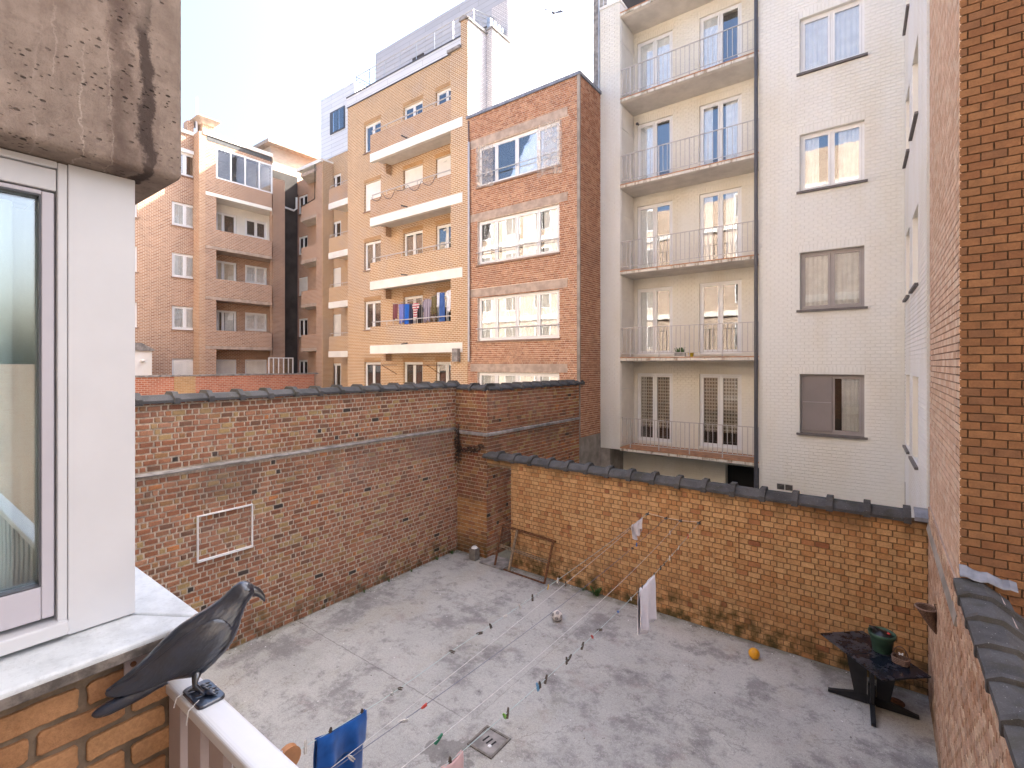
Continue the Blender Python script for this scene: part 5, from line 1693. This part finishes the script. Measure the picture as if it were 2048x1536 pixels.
# rusty frame leaning on the wall
rf = thing('window_frame', 'rusty metal window frame leaning against the yellow wall by the doorway', 'frame', (-7.1, 9.78, 0))
BL, BR, TL, TR_ = Vector((-7.893, 9.78, .012)), Vector((-6.335, 9.72, .012)), Vector((-7.80, 9.985, 1.03)), Vector((-6.25, 9.975, .97))
def bar(a, b_, r, mat, nm, r2=None):
    a = Vector(a); b_ = Vector(b_)
    d = (b_ - a).normalized(); s = d.cross(Vector((0, 1, .2))).normalized(); u_ = d.cross(s).normalized()
    r2 = r2 or r
    mb = MB(); mb.ring_loft([[(p + s * i * r + u_ * j * r2)[:] for i, j in ((-1, -1), (1, -1), (1, 1), (-1, 1))] for p in (a, b_)])
    return mb.build(nm, mat, rf)
for a, c in ((BL, BR), (TL, TR_), (BL, TL), (BR, TR_)): bar(a, c, .022, 'rust', 'bar', .016)
bar(BL.lerp(BR, .30), TL.lerp(TR_, .31), .030, 'wood_grey', 'mullion', .018)
for q in (.0, .045): bar(BL.lerp(TL, .50 + q), BR.lerp(TR_, .47 + q), .011, 'wood_grey', 'cross_bar', .010)
MB().box(-6.37, -6.2, 9.96, 10.04, .93, .96).build('latch', 'rust', rf)

# table
tb = thing('table', 'black weathered patio table with cross-shaped foot in the right corner', 'table', (-.09, 9.27, 0))
TA = Matrix.Translation((-.095, 9.275, 0)) @ Matrix.Rotation(R(-47.5), 4, 'Z')
MB().bbox(-.60, -.002, -.375, .375, .765, .79, .008).build('table_top', 'table', tb, TA)
MB().bbox(.002, .60, -.375, .375, .765, .79, .008).build('table_top', 'table', tb, TA)
MB().box(-.55, .55, -.30, .30, .745, .764).build('top_frame', 'table_leg', tb, TA)
for ang in (0, 90, 180, 270):
    T = Matrix.Translation((-.095, 9.275, 0)) @ Matrix.Rotation(R(ang + 3), 4, 'Z')
    lg = MB()
    lg.prism([(.06, .10), (.06, .745), (.33, .745), (.22, .12)], -.022, .022, 'y')
    lo = lg.build('leg', 'table_leg', tb, T)
    MB().prism([(.05, .012), (.05, .12), (.22, .13), (.52, .055), (.56, .05), (.56, .012)], -.03, .03, 'y').build('foot', 'table_leg', lo, T)
MB().lathe([(.05, .02), (.05, .3)], 12, (-.095, 9.275, 0)).build('centre_post', 'table_leg', tb)
pt = thing('flower_pot', 'large green plastic pot filled with black bags on the table', 'flower pot', (.042, 9.46, .79))
PP = (.03, 9.44, .79)
MB().lathe([(.115, 0), (.12, .01), (.15, .225), (.172, .23), (.178, .285), (.170, .292), (.160, .285), (.152, .24), (.14, .12), (.0, .11)], 28, PP, cap=False).build('pot', 'pot', pt, smooth=True)
bag = MB(); bm = bmesh.new(); bmesh.ops.create_icosphere(bm, subdivisions=3, radius=.13)
for v in bm.verts: v.co = Vector((v.co.x, v.co.y, v.co.z * .6)) * (1 + .22 * mn.noise(v.co * 18))
me = bpy.data.meshes.new('bag'); bm.to_mesh(me); bm.free(); me.materials.append(M['soil']); me.polygons.foreach_set('use_smooth', [True] * len(me.polygons))
link('bag', me, pt, Matrix.Translation((PP[0], PP[1], PP[2] + .235)))
hp = MB(); hp.tube([(PP[0] - .16, PP[1] + .02, 1.12), (PP[0] - .10, PP[1], 1.11), (PP[0] - .04, PP[1] - .02, 1.08)], [.012, .035, .03], 8); hp.build('bag_knot', 'soil', pt)
rg = MB(); rg.lathe([(.0, -.02), (.025, 0), (.0, .02)], 8, (PP[0] + .08, PP[1] - .02, PP[2] + .30)); rg.build('red_cap', PEG['red'], pt)
# small wicker basket with handle and butterfly
bk_ = thing('basket', 'small rustic wicker basket with arched handle and white butterfly on the table', 'basket', (.255, 9.2, .79))
BM_ = Matrix.Translation((.25, 9.19, .79)) @ Matrix.Rotation(R(-20), 4, 'Z')
rings = []
for z, sx_, sy_ in ((0, .085, .055), (.05, .092, .06), (.10, .10, .066), (.10, .09, .056), (.02, .08, .05)):
    rings.append([(sx_ * math.copysign(abs(math.cos(a)) ** .5, math.cos(a)), sy_ * math.copysign(abs(math.sin(a)) ** .5, math.sin(a)), z) for a in [i * 2 * math.pi / 20 for i in range(20)]])
MB().ring_loft(rings).build('basket_body', 'wicker', bk_, BM_)
for z in (.02, .045, .07, .095):
    MB().tube([((.095 + z * .1) * math.copysign(abs(math.cos(a)) ** .5, math.cos(a)), (.062 + z * .08) * math.copysign(abs(math.sin(a)) ** .5, math.sin(a)), z) for a in [i * 2 * math.pi / 20 for i in range(21)]], .007, 5).build('weave', 'wicker_pale', bk_, BM_)
MB().tube([(.095 * math.cos(a), 0, .09 + .16 * math.sin(a)) for a in [i * math.pi / 14 for i in range(15)]], .008, 6).build('handle', 'wicker', bk_, BM_)
bt = MB()
for s in (-1, 1):
    bt.prism([(0, 0), (s * .02, .022), (s * .03, .012), (s * .022, -.002), (s * .026, -.016), (s * .01, -.018)], -.004, .004, 'y')
bt.build('butterfly', 'butterfly', bk_, Matrix.Translation((.25, 9.13, .965)))
# cone basket on the right wall
cb_ = thing('wall_basket', 'cone shaped brown wicker basket hanging on the right wall', 'basket', (.52, 8.6, 1.7))
rings = []
for k in range(15):
    z = k / 14; r_ = .008 + .105 * z ** .9
    rings.append([(.612 - .105 + (r_ * math.cos(a) + (.105 - r_)) * 1.0, 8.62 + r_ * 1.05 * math.sin(a), 1.60 + .33 * z) for a in [i * 2 * math.pi / 24 for i in range(24)]])
inner = []
for k in range(13, 3, -1):
    z = k / 14; r_ = (.008 + .105 * z ** .9) * .9
    inner.append([(.612 - .105 + (r_ * math.cos(a) + (.105 - r_)) * 1.0 - .004, 8.62 + r_ * 1.05 * math.sin(a), 1.60 + .33 * z) for a in [i * 2 * math.pi / 24 for i in range(24)]])
MB().ring_loft(rings + inner).build('cone', 'wicker', cb_)
for k in range(3, 15):
    z = k / 14 - .02; r_ = .008 + .105 * z ** .9
    MB().tube([(.612 - .105 + r_ * 1.03 * math.cos(a) + (.105 - r_), 8.62 + r_ * 1.08 * math.sin(a), 1.60 + .33 * z) for a in [i * 2 * math.pi / 20 for i in range(21)]], .006 if k < 14 else .011, 5).build('weave' if k < 14 else 'rim', 'wicker' if k < 14 else 'wicker_pale', cb_)
MB().tube([(.60, 8.60, 1.93), (.585, 8.60, 2.0), (.61, 8.60, 2.0)], .008, 6).build('hook', 'wicker', cb_)

# drain cover sunk in the floor
dr = thing('drain_cover', 'square sunken concrete drain cover with three slots in the yard floor', 'drain cover', (-4.295, 5.2, 0))
FD = Matrix.Translation((-4.295, 5.2, 0))
fm = MB(); frame_bars2 = [(-.215, .215, -.215, -.185), (-.215, .215, .185, .215), (-.215, -.185, -.185, .185), (.185, .215, -.185, .185)]
for (a, bb, c, d) in frame_bars2: MB().bbox(a, bb, c, d, .001, .022, .004).build('rim', 'block', dr, FD)
MB().box(-.184, .184, -.184, .184, .001, .008).build('cover', 'ledge', dr, FD)
for i in range(3): MB().box(-.085 + i * .07, -.06 + i * .07, -.05 , .07 , .0082, .0105).build('slot', 'black', dr, FD @ Matrix.Rotation(R(-8), 4, 'Z'))
MB().lathe([(.0, 0), (.03, .004), (.025, .012), (0, .014)], 6, (.06, -.06, .008)).build('stone_chip', 'butterfly', dr, FD)
mh = thing('floor_hatch', 'small round rust-brown floor drain lid in the shade under the table', 'drain lid', (.2, 9.56, 0))
MB().lathe([(.115, .001), (.115, .010), (.10, .014), (0, .014)], 24, (.2, 9.56, 0)).build('lid', 'rust', mh)

# weeds along the foot of the walls, withered creeper in the corner
def weed(p, n, h, lab, mat='leaf', seed=1):
    rr = random.Random(seed); mb = MB()
    for i in range(n):
        a = rr.uniform(0, 6.283); l = h * rr.uniform(.5, 1.1); wd = h * rr.uniform(.07, .13); o = rr.uniform(0, h * .35)
        bx, by = p[0] + math.cos(a) * o, p[1] + math.sin(a) * o * .5
        dx, dy = math.cos(a), math.sin(a)
        lean = rr.uniform(.2, .9)
        pts = [(bx + dx * l * lean * t * t, by + dy * l * lean * t * t, p[2] + l * t * (1 - .35 * lean * t)) for t in (0, .35, .7, 1)]
        ws = [wd * .4, wd, wd * .8, .002]
        vs = []
        for (x, y, z), w_ in zip(pts, ws): vs += [(x - dy * w_, y + dx * w_, z), (x, y, z + w_ * .25), (x + dy * w_, y - dx * w_, z)]
        fs = []
        for q in range(3):
            b0 = q * 3; fs += [(b0, b0 + 1, b0 + 4, b0 + 3), (b0 + 1, b0 + 2, b0 + 5, b0 + 4)]
        mb.add(vs, fs)
    o = mb.build('weed', mat, None, None, fix=False)
    return tag(o, lab, 'weed', 'weeds at the foot of the walls')
weed((-5.08, 9.93, 0), 34, .22, 'tallest green weed tuft at the foot of the yellow wall', seed=2)
weed((-5.45, 9.98, 0), 16, .10, 'tiny weed sprouting just left of the tall tuft by the yellow wall', seed=3)
for i, (y, h, lab) in enumerate(((9.75, .14, 'weed in the far corner at the foot of the red wall'), (9.2, .10, 'second weed from the corner along the red wall'), (8.3, .08, 'third weed from the corner along the red wall'), (7.6, .08, 'fourth weed from the corner along the red wall'), (6.9, .07, 'fifth weed from the corner along the red wall'))):
    weed((-9.38, y, 0), 16, h, lab, seed=10 + i)
cr_ = MB(); rr = random.Random(4)
def leafy(path, n, sp):
    for i in range(n):
        t = rr.random() * (len(path) - 1); k = int(t); q = Vector(path[k]).lerp(Vector(path[min(k + 1, len(path) - 1)]), t - k)
        q += Vector((rr.uniform(-sp, sp), rr.uniform(-sp, .0), rr.uniform(-sp, sp)))
        s = rr.uniform(.02, .05)
        a = Vector((rr.uniform(-1, 1), rr.uniform(-1, 1), rr.uniform(-1, 1))).normalized() * s; b2 = Vector((rr.uniform(-1, 1), rr.uniform(-1, 1), rr.uniform(-1, 1))).normalized() * s
        cr_.add([(q - a)[:], (q + b2 * .6)[:], (q + a)[:], (q - b2 * .6 + Vector((0, 0, .004)))[:]], [(0, 1, 2), (0, 2, 3)])
p1_ = [(-9.36, 10.0, 3.5), (-9.33, 9.98, 3.1), (-9.3, 9.98, 2.85), (-9.34, 9.97, 2.45)]
p2_ = [(-9.35, 9.96, 2.85), (-9.0, 9.97, 2.85), (-8.7, 9.97, 2.9), (-8.45, 9.97, 3.0)]
leafy(p1_, 170, .09); leafy(p2_, 200, .08)
cv = thing('creeper', 'withered dark creeper clinging in the corner between the walls', 'creeper', (-9.35, 10.0, 2.4))
cr_.build('foliage', 'dead', cv, fix=False)
MB().tube(p1_, .012, 5).build('stem', 'dead', cv); MB().tube(p2_, .010, 5).build('stem', 'dead', cv)
mo = MB(); rr = random.Random(21)
for i in range(520):
    q = rr.random()
    if q < .4: x_, y_ = rr.uniform(-9.4, .5), 10.03 - abs(rr.gauss(0, .12))
    elif q < .7: x_, y_ = -9.43 + abs(rr.gauss(0, .12)), rr.uniform(2, 10)
    else: x_, y_ = rr.uniform(-9.3, .5), rr.uniform(3, 10)
    if -8.4 < x_ < -7.5 and y_ > 9.7: continue
    s_ = rr.uniform(.006, .02); a = rr.uniform(0, 6.28); z_ = rr.uniform(.003, .012)
    ca, sa = math.cos(a) * s_, math.sin(a) * s_
    mo.add([(x_ - ca, y_ - sa, .002), (x_ + sa * .6, y_ - ca * .6, z_), (x_ + ca, y_ + sa, .004), (x_ - sa * .6, y_ + ca * .6, z_ * .6)], [(0, 1, 2), (0, 2, 3)])
    mo.mi[-2:] = [i % 3] * 2
o = mo.build('leaf_litter', ['dead', 'wood_grey', 'butterfly'], None, None, fix=False)
o['kind'] = 'stuff'; o['label'] = 'scattered bits of litter and dry leaves on the yard floor'; o['category'] = 'litter'

# ------------------------------------------------------------------ laundry on the tan balcony
def garment(name, lab, x, w_, ztop, zbot, mat, shape='shirt', y=15.32, seed=0):
    rr = random.Random(seed); mb = MB()
    nx, nz = 10, 10; ph = rr.random() * 6
    def half(v):
        if shape == 'shirt': return w_ * (.42 if v < .06 else .62 if v < .35 else .44)
        if shape == 'towel': return w_ * (.5 - .05 * v)
        return w_ * (.4 + .06 * v)
    vs = []
    for o in (0, .02):
        for j in range(nz + 1):
            v = j / nz
            for i in range(nx + 1):
                u = i / nx - .5
                vs.append((x + 2 * u * half(v), y + o + .03 * math.sin(u * 12 + ph) * (.3 + v), ztop + (zbot - ztop) * v * (1 + .06 * math.sin(u * 9 + ph)) - (.04 * abs(u) if shape == 'shirt' else 0)))
    N = (nx + 1) * (nz + 1); fs = []
    for o in (0, 1):
        for j in range(nz):
            for i in range(nx):
                if shape == 'trousers' and j > 3 and i in (4, 5): continue
                a = o * N + j * (nx + 1) + i; fs.append((a, a + 1, a + nx + 2, a + nx + 1) if o else (a, a + nx + 1, a + nx + 2, a + 1))
    for i in range(nx):
        for j in (0, nz): a = j * (nx + 1) + i; fs.append((a, a + 1, a + 1 + N, a + N))
    for j in range(nz):
        for i in (0, nx): a = j * (nx + 1) + i; b2 = a + nx + 1; fs.append((a, b2, b2 + N, a + N))
    mb.add(vs, fs)
    o = mb.build(name, mat, None, None, smooth=True)
    tag(o, lab + ' on the balcony drying rack', 'laundry', 'laundry drying on the tan balcony')
cl = lambda n, c, **k: cloth(n, c, **k)
GA = [('towel', 'plum towel at the left end of the laundry', -18.42, .36, 8.06, 7.35, cl('plum_cloth', (.18, .06, .07)), 'towel'),
      ('shirt', 'lilac blue shirt hanging beside the plum towel', -18.02, .38, 8.02, 7.1, cl('lilac_cloth', (.18, .20, .48)), 'towel'),
      ('trousers', 'bright blue jeans hanging', -17.62, .34, 8.0, 6.95, cl('blue_cloth', (.02, .12, .48)), 'towel'),
      ('shirt', 'navy narrow garment hanging', -17.35, .24, 7.98, 7.0, cl('navy_cloth', (.03, .035, .07)), 'towel'),
      ('shirt', 'red, white and black striped top hanging', -17.02, .40, 8.0, 7.3, cl('stripe_cloth', (.42, .05, .07), stripes=(2, 55, (.62, .58, .56))), 'shirt'),
      ('shirt', 'black shirt hanging', -16.72, .40, 7.9, 7.0, cl('black_cloth', (.02, .016, .016)), 'shirt'),
      ('shirt', 'grey checked long sleeved shirt hanging', -16.25, .46, 8.12, 7.12, cl('check_cloth', (.40, .36, .42), stripes=(0, 70, (.16, .13, .17))), 'shirt'),
      ('trousers', 'olive brown patterned trousers hanging', -15.85, .34, 8.2, 7.4, cl('olive_cloth', (.16, .13, .06)), 'trousers'),
      ('shirt', 'white shirt in front of the left door sash hanging', -15.55, .2, 8.35, 7.7, cl('white_cloth', (.72, .72, .75)), 'towel'),
      ('trousers', 'blue overalls hanging', -15.33, .36, 8.33, 6.95, cl('denim_cloth', (.06, .13, .36)), 'trousers'),
      ('shirt', 'white blouse at the right end hanging', -14.85, .34, 8.4, 7.5, cl('blouse_cloth', (.74, .74, .78)), 'shirt')]
for i, gg in enumerate(GA): garment(*gg, seed=i)
dk = thing('drying_rack', 'thin wire drying rack holding laundry on the tan balcony', 'drying rack', (-16.6, 15.33, 6.2))
r0 = MB()
for x in (-18.6, -16.6, -14.65): r0.tube([(x, 15.33, 6.15), (x, 15.33, 8.1 + (x + 18.6) * .08)], .012, 5)
r0.tube([(-18.65, 15.33, 8.08), (-16.2, 15.33, 8.15), (-14.6, 15.33, 8.42)], .01, 5)
r0.build('frame', 'steel', dk)

# planter and yellow pot on the cream balcony
pb = thing('planter', 'white lattice planter with small herbs on the cream balcony', 'planter', (-5.46, 16.88, 5.45))
MB().box(-5.66, -5.28, 16.8, 16.98, 5.446, 5.47).build('tray', 'beam', pb)
for i in range(10): MB().box(-5.66 + i * .041, -5.645 + i * .041, 16.795, 16.805, 5.47, 5.60).build('slat', 'beam', pb)
MB().box(-5.64, -5.30, 16.82, 16.96, 5.47, 5.59).build('soil', 'soil', pb)
def tuft(root, p, n, h, seed):
    rr = random.Random(seed); mb = MB()
    for i in range(n):
        a = rr.uniform(0, 6.28); l = h * rr.uniform(.5, 1); x, y = p[0] + rr.uniform(-.14, .14), p[1] + rr.uniform(-.05, .05)
        mb.add([(x - .006, y, p[2]), (x + .006, y, p[2]), (x + .3 * l * math.cos(a) + .01, y + .3 * l * math.sin(a), p[2] + l), (x + .3 * l * math.cos(a) - .01, y + .3 * l * math.sin(a), p[2] + l * .9)], [(0, 1, 2, 3)])
    mb.build('foliage', 'leaf', root, fix=False)
tuft(pb, (-5.47, 16.89, 5.58), 60, .2, 3)
yp = thing('flower_pot', 'small yellow flower pot beside the planter on the cream balcony', 'flower pot', (-5.10, 16.88, 5.45))
MB().lathe([(.075, 0), (.095, .12), (.105, .12), (.105, .16), (.09, .16), (.08, .1), (0, .1)], 18, (-5.10, 16.88, 5.446), cap=False).build('pot', 'yellow_pot', yp, smooth=True)
MB().lathe([(.085, .0), (.0, .01)], 12, (-5.10, 16.88, 5.556), cap=False).build('soil', 'soil', yp)

# bird in the sky
bd = MB()
bd.ring_loft([[(r_ * math.cos(a), -.2 + .4 * t, r_ * .8 * math.sin(a)) for a in [i * 1.0472 for i in range(6)]] for t, r_ in ((0, .005), (.2, .05), (.5, .07), (.8, .05), (1, .01))])
for s in (-1, 1):
    bd.add([(s * .04, .06, 0), (s * .30, .10, .10), (s * .42, -.06, .06), (s * .22, -.08, .06), (s * .04, -.08, 0)], [(0, 1, 2, 3, 4)])
bo = bd.build('bird', 'bird', None, Matrix.Translation((-11.7, 18.7, 20.95)) @ Matrix.Rotation(R(35), 4, 'X') @ Matrix.Rotation(R(30), 4, 'Y') @ Matrix.Rotation(R(40), 4, 'Z') @ Matrix.Scale(1.15, 4))
tag(bo, 'small dark bird flying high against the bright sky', 'bird')
